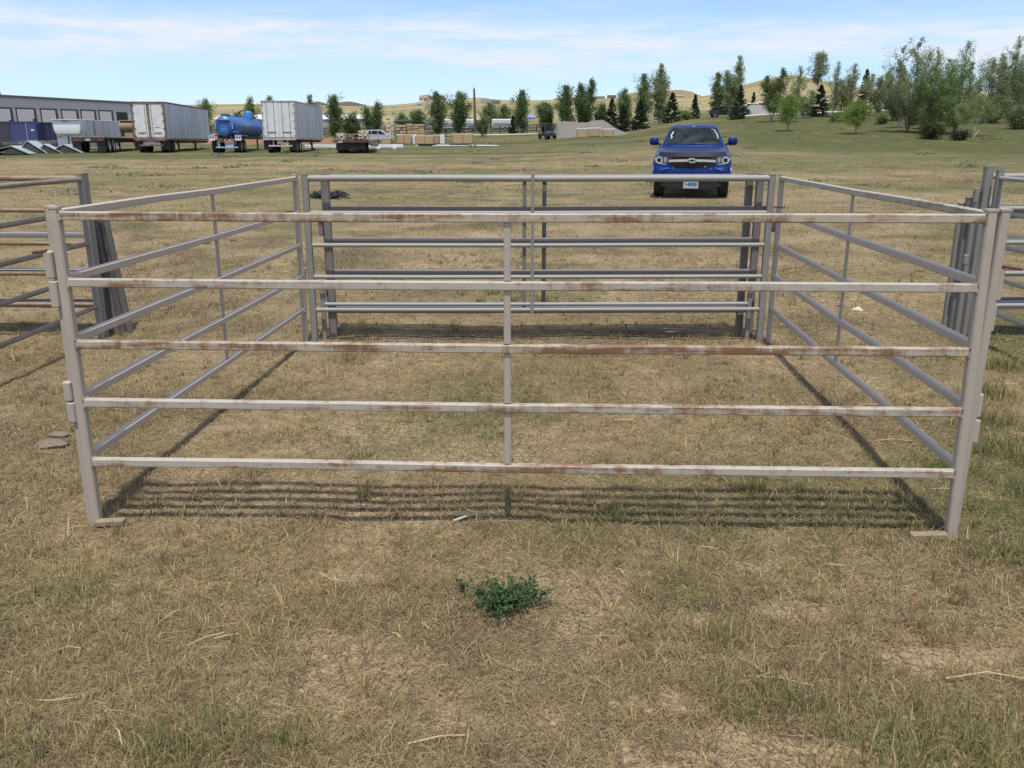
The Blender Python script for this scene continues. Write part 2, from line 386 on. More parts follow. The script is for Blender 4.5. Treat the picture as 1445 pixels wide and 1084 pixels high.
def scatter(n, r0, r1, half=.80, p=1.0):
    """points in the wedge ahead; p<1 favours the near side"""
    u = rng.uniform(0, 1, n); r = np.sqrt(r0 ** 2 + (r1 ** 2 - r0 ** 2) * u) if p == 1 else r0 * (r1 / r0) ** (u ** p)
    a = rng.uniform(-half, half, n); return np.sin(a) * r, np.cos(a) * r
def pick(a, b, n, v=.25):
    f = rng.uniform(0, 1, (n, 1)); return (np.array(a) * (1 - f) + np.array(b) * f) * rng.uniform(1 - v, 1 + v, (n, 1))
S0, S1 = (.49, .395, .195), (.38, .295, .145)        # straw
B0, B1 = (.30, .23, .135), (.21, .162, .10)     # weathered stems
G0, G1 = (.13, .16, .045), (.21, .225, .085)        # green blades
def grasscol(X, Y, n, gboost=0.0):
    g = green(X, Y) + gboost; u = rng.uniform(0, 1, n)
    c = np.where((rng.uniform(0, 1, n) < .5)[:, None], pick(S0, S1, n), pick(B0, B1, n))
    return np.where((u < g * .85)[:, None], pick(G0, G1, n), c)
# matted dead grass lying on the soil
X, Y = scatter(430000, 1.55, 11.5, .74, .82); k = rng.uniform(0, 1, len(X)) > bare(X, Y) * .85; X, Y = X[k], Y[k]; n = len(X); r = np.hypot(X, Y)
c = np.where((rng.uniform(0, 1, n) < .5)[:, None], pick((.50, .40, .205), (.37, .285, .15), n), pick(B0, B1, n, .35))
g_ = green(X, Y) * .5; c = np.where((rng.uniform(0, 1, n) < g_)[:, None], pick((.22, .215, .085), (.16, .165, .06), n), c)
blades('dead_grass', X, Y, rng.gamma(3, .0085, n) + .010, (.0013 + .00042 * r) * rng.uniform(.5, 1.4, n), rng.uniform(1.15, 1.58, n), c, rng, .1, .005)
# small tufts of standing grass, blades fanning out from each crown
X, Y = scatter(15500, 1.55, 12.5, .74, .80); d = fbm(X * 1.7, Y * 1.7, 71, 4); k = (rng.uniform(0, 1, len(X)) < .25 + .75 * sst(.36, .6, d)) & (rng.uniform(0, 1, len(X)) > bare(X, Y) * .95); X, Y = X[k], Y[k]
m = rng.integers(7, 22, len(X)); sz = rng.gamma(5, .2, len(X)); g0 = grasscol(X, Y, len(X)); i_ = np.repeat(np.arange(len(X)), m); n = len(i_)
a_ = rng.uniform(0, 6.283, n); ro = rng.gamma(2, .006, n) * (.6 + .6 * sz[i_]); bx_, by_ = X[i_] + np.cos(a_) * ro, Y[i_] + np.sin(a_) * ro; r = np.hypot(bx_, by_)
c = g0[i_] * rng.uniform(.75, 1.3, (n, 1)); o_ = rng.uniform(0, 1, n) < .35; c[o_] = grasscol(bx_[o_], by_[o_], int(o_.sum()))
blades('grass', bx_, by_, (rng.gamma(5, .0075, n) + .012) * (.55 + .5 * sz[i_]), (.0014 + .00045 * r) * rng.uniform(.6, 1.4, n), np.clip(rng.normal(.2, .2, n) + ro * 32, .03, 1.3), c, rng, .8, 0.0, a_)
# green tussocks
tc = []
for _ in range(260):
    a = rng.uniform(-.7, .7); rr = 1.6 * (12 / 1.6) ** rng.uniform(0, 1); x, y = math.sin(a) * rr, math.cos(a) * rr
    if rng.uniform() < float(green(x, y)) * 1.3: tc.append((x, y, rng.uniform(.04, .13), rng.uniform(.06, .14)))
for px, py, w, h in ((270, 1050, .16, .15), (410, 1060, .10, .12), (1050, 1000, .13, .12), (1250, 1050, .2, .15), (1330, 1060, .2, .14), (1130, 990, .09, .1), (1400, 1040, .15, .12), (230, 1075, .1, .13), (330, 1040, .1, .1),
                     (1400, 600, .12, .14), (1430, 640, .15, .13), (1395, 560, .12, .15), (1420, 520, .14, .16), (30, 1075, .12, .1)):
    tc.append((*at(px, py), w, h))
XX = []; HH = []
for x, y, w, h in tc:
    px_ = 722 + 1257 * x / y
    m = int((330 if px_ > 900 else 240) * w / .1); q = rng.normal(0, w * .62, (m, 2)); XX.append(np.array([x, y]) + q); HH.append(h * .8 * rng.uniform(.25, 1.1, m))
XX = np.concatenate(XX); HH = np.concatenate(HH); n = len(HH); X, Y = XX[:, 0], XX[:, 1]; r = np.hypot(X, Y)
c = np.where((rng.uniform(0, 1, n) < .62)[:, None], pick(G0, (.17, .2, .07), n), pick(S0, B0, n))
blades('grass', X, Y, HH, (.002 + .00045 * r) * rng.uniform(.6, 1.4, n), rng.uniform(.05, .8, n), c, rng, .9)
# farther field
X, Y = scatter(150000, 11, 48, .74, .9); d = fbm(X * .8, Y * .8, 81, 4); k = rng.uniform(0, 1, len(X)) < sst(.3, .62, d) * (1 - .7 * bare(X, Y)); X, Y = X[k], Y[k]; n = len(X); r = np.hypot(X, Y)
blades('grass', X, Y, (rng.gamma(4, .007, n) + .008) * (1 + .004 * r), .0012 * r * rng.uniform(.6, 1.5, n), rng.uniform(.5, 1.35, n), gcol(X, Y) * rng.uniform(1.15, 2.0, (n, 1)), rng, .5)
# loose pale straw stalks lying about (a few thick, many thin)
mb = MB()
R = random.Random(5)
sp = [(620, 1048, .17, 12, .0036), (290, 905, .13, 40, .003), (1060, 945, .1, -60, .003), (240, 875, .1, 65, .003), (165, 1040, .13, -55, .0035), (95, 920, .09, 8, .003), (470, 820, .14, -35, .0025), (600, 888, .06, -60, .003),
      (875, 812, .06, -70, .003), (1100, 965, .2, -18, .0025), (1395, 962, .26, -3, .0035), (80, 990, .12, 5, .003), (1330, 690, .1, -5, .003), (60, 640, .12, -8, .003), (110, 745, .07, 20, .003), (1260, 505, .16, -2, .004), (1420, 545, .12, 3, .004), (690, 845, .05, 10, .003),
      (320, 900, .08, 20, .003), (1230, 575, .18, -8, .003), (1260, 625, .2, -4, .003), (880, 598, .12, 3, .004), (560, 900, .05, -50, .003), (1180, 800, .08, -15, .0025), (1000, 775, .07, -25, .0025)]
for px, py, L, a, w in sp:
    x, y = at(px, py); a = R_(a); w *= .72; z = gz(x, y) + float(bump(x, y)) + .012; dx, dy = math.cos(a) * L, math.sin(a) * L * .9; k = R.uniform(-.15, .15) * L
    mb.tube([(x - dx / 2, y - dy / 2, z), (x + k * .3, y + k, z + .006), (x + dx / 2, y + dy / 2, z + .003)], w, 6)
for px, py in [(R.uniform(1095, 1200), R.gauss(388, 3)) for _ in range(10)] + [(R.uniform(1120, 1230), R.gauss(425, 9)) for _ in range(10)] + [(R.uniform(1090, 1190), R.gauss(335, 6)) for _ in range(8)] + [(R.uniform(300, 420), R.gauss(365, 10)) for _ in range(10)]:
    x, y = at(px, py); z = gz(x, y) + float(bump(x, y)) + .012; th = R.uniform(-.5, .5); L = R.uniform(.02, .07); mb.box((x, y, z), (L, L * .35, .006), rz=th, ry=R.uniform(-.15, .15))
for _ in range(330):
    a = R.uniform(-.68, .68); r = 1.7 * (9 / 1.7) ** R.random(); x, y = math.sin(a) * r, math.cos(a) * r; L = R.uniform(.04, .13); th = R.uniform(0, 3.14); z = gz(x, y) + float(bump(x, y)) + .012; k = R.uniform(-.2, .2) * L
    mb.tube([(x - math.cos(th) * L / 2, y - math.sin(th) * L / 2, z), (x + k, y - k, z + R.uniform(0, .012)), (x + math.cos(th) * L / 2, y + math.sin(th) * L / 2, z + R.uniform(-.005, .015))], R.uniform(.0005, .001) * (.7 + .14 * r), 5)
o = mb.build('straw_litter', plain('straw stalk', (.46, .36, .2), .6, var=.35, scale=4), None, False); o['kind'] = 'stuff'
# cracked clay crumbs on the bare soil
mb = MB()
for _ in range(5200):
    a = R.uniform(-.68, .68); r = 1.6 * (8 / 1.6) ** R.random(); x, y = math.sin(a) * r, math.cos(a) * r
    if R.random() > float(bare(x, y)) * 1.1 + .05: continue
    s = R.uniform(.003, .010) * (1 + R.random() ** 8 * .9); z = gz(x, y) + float(bump(x, y)) + s * .12; n = R.randint(4, 6); a0 = R.random() * 6
    ring = [(s * R.uniform(.6, 1.1) * math.cos(a0 + k * 6.283 / n), s * R.uniform(.6, 1.1) * math.sin(a0 + k * 6.283 / n)) for k in range(n)]
    tx, ty = R.uniform(-.3, .3), R.uniform(-.3, .3); hh = s * R.uniform(.15, .4)
    V = [(x + p, y + q, z + p * tx + q * ty - .01) for p, q in ring] + [(x + p * .85, y + q * .85, z + p * tx + q * ty + hh) for p, q in ring]
    mb.add(V, [tuple(range(n, 2 * n))] + [(k, (k + 1) % n, n + (k + 1) % n, n + k) for k in range(n)])
o = mb.build('dirt_crumbs', plain('dry clay', (.35, .255, .152), .95, var=.25, scale=30, spec=.1, bump=.3)); o['kind'] = 'stuff'
# ------------------------------------------------------------------ small things on the ground
def clod(name, label, cat, px, py, size, mat, flat=.5, seed=1):
    R = random.Random(seed); x, y = at(px, py); z = gz(x, y) + float(bump(x, y)); n = 12; rings = []
    for k, (rr, h) in enumerate(((.7, -.25), (1, .05), (.95, .35), (.72, .68), (.35, .92), (.05, 1.0))):
        rings.append([(size * rr * (1 + R.uniform(-.22, .22)) * math.cos(i * 6.283 / n), size * .7 * rr * (1 + R.uniform(-.22, .22)) * math.sin(i * 6.283 / n), size * flat * (h + R.uniform(-.09, .09))) for i in range(n)])
    mb = MB(); mb.loft(rings, 0, True, True); o = mb.build(name, mat); o.location = (x, y, z); return setp(o, label=label, category=cat)
m_rock = plain('pale rock', (.58, .5, .36), .9, var=.2, scale=25, bump=.5); m_clod = plain('grey clay clod', (.19, .155, .115), .95, var=.35, scale=22, bump=.7)
clod('rock', 'pale cream rock lying in the grass beyond the right side rails', 'rock', 1209, 440, .055, m_rock, .7, 3)
clod('rock', 'small pale stone by the cluster of posts right of the pen', 'rock', 1340, 441, .045, m_rock, .6, 4)
cl = [clod('dirt_clod', 'broken grey clay clod on the grass outside the left front post', 'clod', 72, 628, .085, m_clod, .42, 5),
      clod('dirt_clod', 'small crumbled clay clod just above the bigger one left of the pen', 'clod', 84, 616, .06, m_clod, .4, 6)]
m_dung = plain('dark dung', (.075, .058, .04), .95, var=.4, scale=25, bump=.6)
for px, py, s, sd, lb in ((1186, 433, .045, 11, 'dark dung clod beside the pale cream rock'), (1108, 463, .05, 12, 'dark dung clod at the foot of the right back corner posts'), (292, 352, .075, 13, 'dark earth clod on the grass behind the left side panel, left of its thin stay'), (330, 349, .06, 14, 'smaller dark earth clod right of the thin stay of the left side panel')):
    clod('dirt_clod', lb, 'clod', px, py, s, m_dung, .45, sd)
for px, py, a, sd, lb in ((1291, 858, 1.1, 3, 'short curl of faded red twine in the grass before the right foot'), (1262, 896, .1, 5, 'flatter scrap of faded red twine, the lower of the two')):
    x, y = at(px, py); R2 = random.Random(sd); mb = MB(); z = gz(x, y) + float(bump(x, y)) + .018
    mb.tube([(math.cos(a) * .05 * (f - .5) + R2.uniform(-.008, .008), math.sin(a) * .05 * (f - .5) + R2.uniform(-.008, .008), R2.uniform(0, .008)) for f in np.linspace(0, 1, 7)], .0022, 5)
    o = mb.build('twine', plain('faded red twine', (.36, .15, .10), .8)); o.location = (x, y, z); setp(o, label=lb, category='twine')
mb = MB(); x, y = at(668, 736); z = gz(x, y) + float(bump(x, y)) + .015
mb.tube([(-.085, -.03, 0), (-.03, .0, .008), (.03, .022, .012), (.085, .04, .006)], (.006, .0045), 8); mb.tube([(-.03, 0, .008), (-.055, .02, .015), (-.09, .018, .008)], (.005, .003), 7); mb.tube([(.03, .022, .012), (.06, .015, .02)], (.004, .002), 6)
o = mb.build('stick', plain('weathered stick', (.45, .39, .31), .8, var=.3, scale=18)); o.location = (x, y, z); setp(o, label='short bleached forked stick lying just inside the front panel', category='stick')
# the green weed in front
def leafy(name, stems, hgt, rad, leafn, leafl, col, seed, loc, flop=.8):
    rng = np.random.default_rng(seed); V = []; F = []; cs = []; mb = MB()
    for s in range(stems):
        a = rng.uniform(0, 6.283); lean = rad * rng.uniform(.1, 1.0) ** .7; h = hgt * rng.uniform(.5, 1.05) * (1 - .35 * lean / rad)
        P = [Vector((math.cos(a) * lean * f ** 1.2 + .25 * rad * rng.uniform(-1, 1) * f, math.sin(a) * lean * f ** 1.2 * flop, h * f ** .8)) for f in (0, .3, .6, 1)]
        mb.tube(P, (.0025, .0012), 5)
        for q in range(leafn):
            f = rng.uniform(.2, 1) ** .8; k = min(2, int(f * 3)); p = P[k].lerp(P[k + 1], f * 3 - k) if k < 3 else P[3]
            d = Vector((rng.normal(), rng.normal(), rng.normal() * .7 + .35)).normalized(); e = d.cross(Vector((rng.normal(), rng.normal(), rng.normal()))).normalized(); L = leafl * rng.uniform(.6, 1.3); w = L * .2
            b = len(V); V += [p, p + d * L * .5 + e * w, p + d * L, p + d * L * .5 - e * w]; F.append((b, b + 1, b + 2, b + 3)); g = rng.uniform(.6, 1.4); cs += [(col[0] * g, col[1] * g, col[2] * g)] * 4
    return V, F, cs, mb
x, y = at(712, 862); root = thing('weed_plant', 'bushy dark green weed growing alone on the bare grass in front of the pen', 'weed', (x, y, gz(x, y) + float(bump(x, y))))
V, F, cs, mb = leafy('weed', 90, .12, .165, 22, .019, (.075, .135, .05), 3, None)
np_obj('leaves', V, [F], m_blade, root, cs); mb.build('stems', plain('weed stem', (.08, .12, .04), .7), root, False)
x, y = at(655, 838); root = thing('weed_plant', 'thin wispy sprig of weed left of the bushy dark green one', 'weed', (x, y, gz(x, y) + float(bump(x, y))))
V, F, cs, mb = leafy('weed', 8, .1, .06, 6, .015, (.06, .105, .04), 8, None)
np_obj('leaves', V, [F], m_blade, root, cs); mb.build('stems', plain('sprig stem', (.09, .11, .05), .7), root, False)
# ------------------------------------------------------------------ livestock panels
m_front = rusty('chalky paint with rust runs', (.41, .37, .31), (.12, .05, .02), (.26, .125, .05), lo=.50, hi=.585)
m_heavy = rusty('paint nearly lost to rust runs', (.42, .36, .28), (.10, .04, .016), (.23, .105, .04), lo=.46, hi=.55)
m_frontpost = rusty('chalky post paint', (.40, .345, .29), (.16, .07, .03), (.26, .13, .06), lo=.60, hi=.70, vert=True)
m_side = rusty('grey side rail paint', (.46, .39, .325), (.15, .07, .04), (.24, .13, .07), lo=.585, hi=.70)
m_pipe = rusty('grey pipe paint', (.30, .29, .26), (.16, .08, .04), (.26, .16, .09), lo=.59, hi=.68)
m_pipepost = rusty('grey tube post', (.235, .225, .205), (.13, .06, .04), (.2, .1, .06), lo=.60, hi=.70, vert=True)
m_rustpipe = rusty('rusted pipe', (.30, .25, .17), (.12, .055, .03), (.23, .13, .06), lo=.42, hi=.56)
m_dark = rusty('dark slate panel tone', (.185, .165, .155), (.12, .05, .04), (.16, .08, .06), lo=.62, hi=.72)  # one dark tone over the whole panel, with sparse rust
m_silver = rusty('silvery panel paint', (.33, .335, .34), (.17, .08, .04), (.25, .14, .08), lo=.64, hi=.74)
m_rust = plain('rusted steel', (.19, .085, .04), .85, var=.4, scale=40, bump=.4)
m_foot = plain('muddy foot bar', (.26, .205, .135), .85, var=.3, scale=25, bump=.4)
ZR = [.30, .565, .815, 1.07, 1.335]
def panel(label, P, Q, sect='square', H=1.348, pw=.039, rd=.034, rails=ZR, stays=(.5,), staypx=.025, mats=None, lean=0.0, q_top=0.0, p_top=0.0, group='livestock panels', sleeves=(), pins=(), feet=(), short=None, name='livestock_panel', toprd=None, rusty_top=None, heavy=(), cap=True, behind=0.0):
    """a welded tube panel from P to Q: local x runs P to Q. sleeves: (end, z0, z1, out)"""
    mr, mp = mats; L = math.hypot(Q[0] - P[0], Q[1] - P[1]); rz = math.atan2(Q[1] - P[1], Q[0] - P[0])
    t = thing(name, label, 'panel', (P[0], P[1], gz(*P)), rz, group); t.rotation_euler = (lean, 0, rz)
    dz = gz(*Q) - gz(*P)
    for e, tx in ((0, p_top), (1, q_top)):
        mb = MB(); x0 = L * e + (pw / 2 if e == 0 else -pw / 2); z = dz * e
        mb.sq((x0, 0, z - .03), (x0 + tx, 0, z + H), pw, pw, 0, .006)
        if cap: mb.box((x0 + tx, 0, z + H + .002), (pw + .004, pw + .004, .008))
        mb.build('end_post', mp, t)
    for k, z in enumerate(rails):
        mb = MB(); r = rd if not (toprd and k == len(rails) - 1) else toprd; a = pw + p_top * z / H - .002; b = L - pw + q_top * z / H + .002
        sg = [0, .25, .5, .75, 1]; wob = [0, random.Random(k + int(L * 100)).uniform(-.004, .004), -.003, random.Random(k + 7).uniform(-.004, .004), 0]
        pts = [(a + (b - a) * s, behind, z - r / 2 + dz * s + w) for s, w in zip(sg, wob)]
        if sect == 'square': c_ = .004; h = r / 2; mb.sweep(pts, [(h - c_, -h), (h, -h + c_), (h, h - c_), (h - c_, h), (-h + c_, h), (-h, h - c_), (-h, -h + c_), (-h + c_, -h)])
        else: mb.tube(pts, r / 2, 12)
        if sect == 'square':      # weld beads at both joints
            for xe, sg_ in ((a + .003, 1), (b - .003, -1)):
                zc = z - r / 2 + (dz if sg_ < 0 else 0); hh = r / 2; Rw = random.Random(int(z * 1000) + sg_); cyc = [(-hh, -hh), (0, -hh), (hh, -hh), (hh, 0), (hh, hh), (0, hh), (-hh, hh), (-hh, 0), (-hh, -hh)]
                mb.tube([(xe + Rw.uniform(-.0015, .0015), p_ * 1.02, zc + q_ * 1.02) for p_, q_ in cyc], .0042, 6)
        mb.build('rail', rusty_top if k in heavy else mr, t)
    for s in stays:
        z0 = rails[0] - rd / 2; z1 = rails[-1] - rd / 2
        if sect == 'square':
            mb = MB()
            for k in range(len(rails) - 1): mb.box((L * s, 0, (rails[k] + rails[k + 1] - rd) / 2 + dz * s), (staypx, min(staypx, rd * .5), rails[k + 1] - rails[k] - rd + .002), bev=.003)
        else:
            mb = MB(); mb.box((L * s, -.5 * rd - .006, (z0 + z1) / 2 + dz * s), (staypx, .012, z1 - z0 + .07), bev=.003)
        mb.build('centre_stay', mp, t)
    for e, z0, z1, ox, oy in sleeves:
        mb = MB(); x0 = (0 if e == 0 else L) + ox; mb.box((x0, oy, (z0 + z1) / 2), (.036, .036, z1 - z0), bev=.005); mb.build('hinge_sleeve', mp, t)
    for x0, y0, z0, x1, y1, z1 in pins:
        mb = MB(); mb.tube([(x0, y0, z0), (x1, y1, z1)], .007, 8); mb.build('hinge_pin', m_rust, t)
    for e, x0, x1, z in feet:
        mb = MB(); mb.sq((x0, -.02, z - .004), (x1, -.02, z + .003), .04, .024, 0, .003); mb.build('foot', m_foot, t)
    return t
FL = at(131, 737); FR = at(1347, 757); BL = at(441, 483); BR = at(1075, 482)
sq = dict(sect='square')
panel('front panel of the pen, five square rails heavily streaked with rust', FL, FR, mats=(m_front, m_frontpost), q_top=-.032, p_top=.01, rusty_top=m_heavy, heavy=(2, 4), stays=(.4905,), staypx=.028,
      feet=((0, .03, .155, .012), (1, 3.67 - .165, 3.67 - .02, .012)), **sq)
# side panels start beside the front posts
dx = .062
SLf = (FL[0] - .019, FL[1] + .022); SRf = (FR[0] + .006, FR[1] + .022)
panel('left side panel of the pen, grey square rails with one thin upright stay', SLf, (BL[0] - .045, BL[1] - .02), mats=(m_side, m_frontpost), stays=(.5,), staypx=.02, p_top=.02, q_top=0,
      sleeves=((0, 1.065, 1.175, .012, .020), (0, .945, 1.055, .012, .016), (0, .545, .63, .012, .020), (0, .45, .54, .012, .016)), pins=((.0, .02, 1.178, -.01, .075, 1.172),), **sq)
panel('right side panel of the pen, grey square rails, thin stay, rusty top rail', SRf, (BR[0] + .045, BR[1] - .02), mats=(m_side, m_frontpost), stays=(.5,), staypx=.02, p_top=-.03, rusty_top=m_front, heavy=(4,),
      sleeves=((0, 1.0, 1.13, .012, -.024), (0, .875, .99, .012, -.016), (0, .52, .62, .012, -.018), (0, .41, .51, .012, -.022)), pins=((.0, -.02, 1.138, -.02, -.095, 1.128),), **sq)
panel('back panel of the pen, five round grey pipes between tall posts', BL, BR, 'round', mats=(m_pipe, m_pipepost), toprd=.05, rd=.034, stays=(.487,), staypx=.024, pw=.048, rails=[.29, .56, .815, 1.07, 1.345],
      sleeves=((0, .5, .62, -.03, -.03), (1, .9, 1.05, .03, .03)), pins=((-.06, -.04, 1.07, -.13, -.05, 1.07), (3.66 + .06, -.05, 1.10, 3.66 + .15, -.06, 1.10)))
bx = lambda f, off: (BL[0] + (BR[0] - BL[0]) * f, BL[1] + (BR[1] - BL[1]) * f + off)
panel('dark panel standing right behind the pipe back panel, its stay left of centre', bx(.035, .12), bx(.985, .12), mats=(m_dark, m_dark), H=1.345, rails=[.275, .585, .845, 1.095, 1.342], stays=(.458,), staypx=.03, rd=.05, pw=.055,
      sleeves=((0, .86, .98, -.03, 0), (0, .36, .5, -.03, 0), (1, .98, 1.1, .03, 0)), feet=((0, .03, .2, .012),), group='panels stacked behind the pen', **sq)
panel('farther dark panel in the stack behind the pen, its stay right of centre', bx(.028, .20), bx(.968, .20), mats=(m_dark, m_dark), H=1.345, rails=[.26, .57, .825, 1.08, 1.345], stays=(.517,), staypx=.034, rd=.05, pw=.055, group='panels stacked behind the pen', **sq)
panel('thin lower silvery panel between the back panel and the dark ones', bx(.02, .065), bx(.975, .065), 'round', mats=(m_silver, m_pipepost), H=.40, rails=[.325], stays=(), rd=.034, pw=.035, group='panels stacked behind the pen', cap=False)
# neighbouring pen on the left
LC = at(152, 474); a = at(138, 437, .28); b_ = at(0, 493, .28); dl = Vector((b_[0] - a[0], b_[1] - a[1])).normalized()
LN = (LC[0] + dl.x * 3.6, LC[1] + dl.y * 3.6)
panel('round pipe panel running out of the left edge toward the camera', (LC[0] - .01, LC[1] - .06), LN, 'round', mats=(rusty('grey brown rusting pipe', (.25, .225, .19), (.12, .055, .03), (.22, .12, .06), lo=.47, hi=.60), m_pipepost), rails=[.29, .56, .815, 1.07, 1.325], stays=(), rd=.038, pw=.05, group='panels left of the pen')
LB = (LC[0] - 3.6, LC[1] + .02)
panel('rusty yellowed pipe panel running level out of the left edge', LB, LC, 'round', mats=(m_rustpipe, m_pipepost), rails=[.29, .55, .8, 1.07, 1.33], stays=(.45,), rd=.036, toprd=.046, pw=.062, group='panels left of the pen')
R = random.Random(9)
for k, lb in enumerate(('nearest short weathered panel in the leaning stack left of the pen', 'second short weathered panel in the leaning stack left of the pen', 'third short weathered panel in the leaning stack left of the pen', 'rearmost short weathered panel of the leaning stack left of the pen')):
    q = at(161 + k * 9, 471 - k * 1.0); panel(lb, (q[0] - 3.3 + .02 * k, q[1] + .03 * k), q, mats=(m_dark if k % 2 == 0 else m_silver, rusty('weathered post paint', (.10 + .03 * (k % 2), .09 + .03 * (k % 2), .08 + .03 * (k % 2)), (.1, .055, .04), (.17, .1, .07), lo=.50, hi=.66, vert=True)), H=1.02 - .02 * k, rails=[.3 - .02 * k, .55, .85], stays=(), rd=.034, pw=.046, q_top=-.095 - .01 * k, p_top=-.09, lean=-.06, group='panels leaning left of the pen', cap=False, **sq)
# neighbouring pen on the right
RC = at(1358, 477); a = at(1390, 455, .29); b_ = at(1445, 478, .29); dl = Vector((b_[0] - a[0], b_[1] - a[1])).normalized()
RN = (RC[0] + .06 + dl.x * 3.6, RC[1] - .06 + dl.y * 3.6)
panel('grey pipe panel running toward the camera past the right edge', (RC[0] + .07, RC[1] - .05), RN, 'round', mats=(m_pipe, m_pipepost), rails=[.29, .56, .815, 1.07, 1.335], stays=(), rd=.034, pw=.05, H=1.38, group='panels right of the pen')
panel('grey pipe panel running level past the right edge behind the post cluster', (RC[0] + .0, RC[1] + .03), (RC[0] + 3.6, RC[1] - .05), 'round', mats=(m_pipe, m_pipepost), rails=[.29, .56, .815, 1.09, 1.35], stays=(), rd=.036, toprd=.045, pw=.062, H=1.40, group='panels right of the pen', sleeves=((0, 1.12, 1.24, -.045, -.01), (0, .62, .7, -.055, -.01)))
for k, lb in enumerate(('nearest dark panel of the three stacked upright right of the pen', 'middle dark panel of the three stacked upright right of the pen', 'rearmost dark panel of the three stacked upright right of the pen')):
    q = (RC[0] - .035 - .026 * k, RC[1] + .08 + .055 * k)
    panel(lb, q, (q[0] + 3.5, q[1] - .05), mats=(m_dark if k != 1 else m_silver, m_pipepost if k != 1 else m_dark), H=1.2 - .05 * k, rails=[.27 + .02 * k, .55, .82, 1.10 - .04 * k], stays=(), rd=.04, pw=.05, group='panels stacked right of the pen', **sq)
# steel rods on the ground behind the pen
for k, (x0, y0, x1, y1, lb) in enumerate(((884, 471, 1012, 476, 'long dark steel rod lying in the shade inside the back panel'), (898, 468, 1015, 473, 'thinner steel rod lying just behind the longer one'))):
    p, q = at(x0, y0), at(x1, y1); mb = MB(); z = .035; mb.tube([(p[0], p[1], z), ((p[0] + q[0]) / 2, (p[1] + q[1]) / 2, z - .005), (q[0], q[1], z)], .009 - .002 * k, 8); mb.tube([(p[0], p[1], z), (p[0] - .005, p[1] + .01, z + .05)], .008, 8)
    o = mb.build('steel_rod', m_dark if k == 0 else m_pipe); setp(o, label=lb, category='rod', group='rods on the ground behind the pen')
# tangle of black hose beyond the back panel
y = 22.0; x = xcol(462, y) * 1.012
rng = np.random.default_rng(12); mb = MB()
for k in range(26):
    cx, cy = rng.normal(0, .12), rng.normal(0, .1); rx, ry = rng.uniform(.14, .34), rng.uniform(.1, .26); z0 = rng.uniform(.02, .17) * (1 - abs(cx)); ph = rng.uniform(0, 6.28); sp_ = rng.uniform(3.2, 6.6)
    mb.tube([(cx + rx * math.cos(ph + sp_ * f), cy + ry * math.sin(ph + sp_ * f), max(.015, z0 + .03 * math.sin(3 * sp_ * f + k))) for f in np.linspace(0, 1, 16)], .013, 7)
for s in (-1, 1): mb.tube([(s * .3, 0, .04), (s * .42, -.04, .05), (s * .5, .03, .02), (s * .58, .01, .015)], .012, 7)
o = mb.build('hose_coil', plain('black rubber hose', (.02, .02, .022), .38, var=.3)); o.location = (x, y, gz(x, y)); o.scale = (1, 1, 1); setp(o, label='tangled heap of black hose lying on the grass behind the pen', category='hose')
# ------------------------------------------------------------------ vehicle materials
m_tyre = plain('tyre rubber', (.022, .021, .02), .85, var=.3, scale=12, dirt=(.09, .075, .055), dirtamt=.4)
m_rimw = plain('white wheel rim', (.85, .84, .80), .5, var=.15, dirt=(.2, .13, .08), dirtamt=.4, d2=5)
m_rimg = plain('alloy rim', (.35, .35, .36), .35, metal=.8, var=.1)
m_black = plain('black chassis steel', (.022, .021, .02), .6, var=.3, dirt=(.08, .06, .045), dirtamt=.5)
m_trailw = plain('white trailer skin', (.64, .645, .66), .42, var=.05, scale=1.2, stretch=(1, 1, .25), dirt=(.33, .30, .27), dirtamt=.42, d2=.9)
m_trailside = plain('weathered trailer side', (.66, .655, .68), .5, var=.05, scale=1.0, stretch=(1, 1, .15), dirt=(.36, .31, .28), dirtamt=.42, d2=1.1)
m_frame = plain('rusty steel frame', (.27, .215, .175), .7, var=.35, scale=3, dirt=(.13, .07, .04), dirtamt=.8)
m_door = plain('white trailer door', (.70, .71, .71), .45, var=.04, dirt=(.36, .32, .28), dirtamt=.35, d2=1.6)
m_wood = plain('new crate timber', (.50, .355, .2), .75, var=.22, scale=5, stretch=(1, 1, 6))
m_woodd = plain('weathered timber', (.27, .21, .15), .85, var=.35, scale=6, stretch=(1, 1, 8))
m_lumber = plain('pale stacked lumber', (.66, .55, .40), .8, var=.25, scale=8)
m_white = plain('white painted sheet', (.72, .73, .75), .5, var=.06)
m_red = plain('red lamp lens', (.42, .03, .03), .3, var=.1)
m_plate = plain('pale plate', (.38, .41, .43), .4, var=.08)
m_chrome = plain('chrome', (.72, .73, .75), .22, metal=.45, var=.04)
m_glass, t, b = nmat('dark vehicle glass'); b.inputs['Roughness'].default_value = .07; b.inputs['Specular IOR Level'].default_value = .18; v = objc(t); t.links.new(ramp(t, noise(t, v, 3.2, 3, .55), [(.38, (.004, .006, .007)), (.72, (.034, .045, .042))]), b.inputs['Base Color'])
m_blk = plain('satin black plastic', (.012, .012, .013), .45, var=.2)
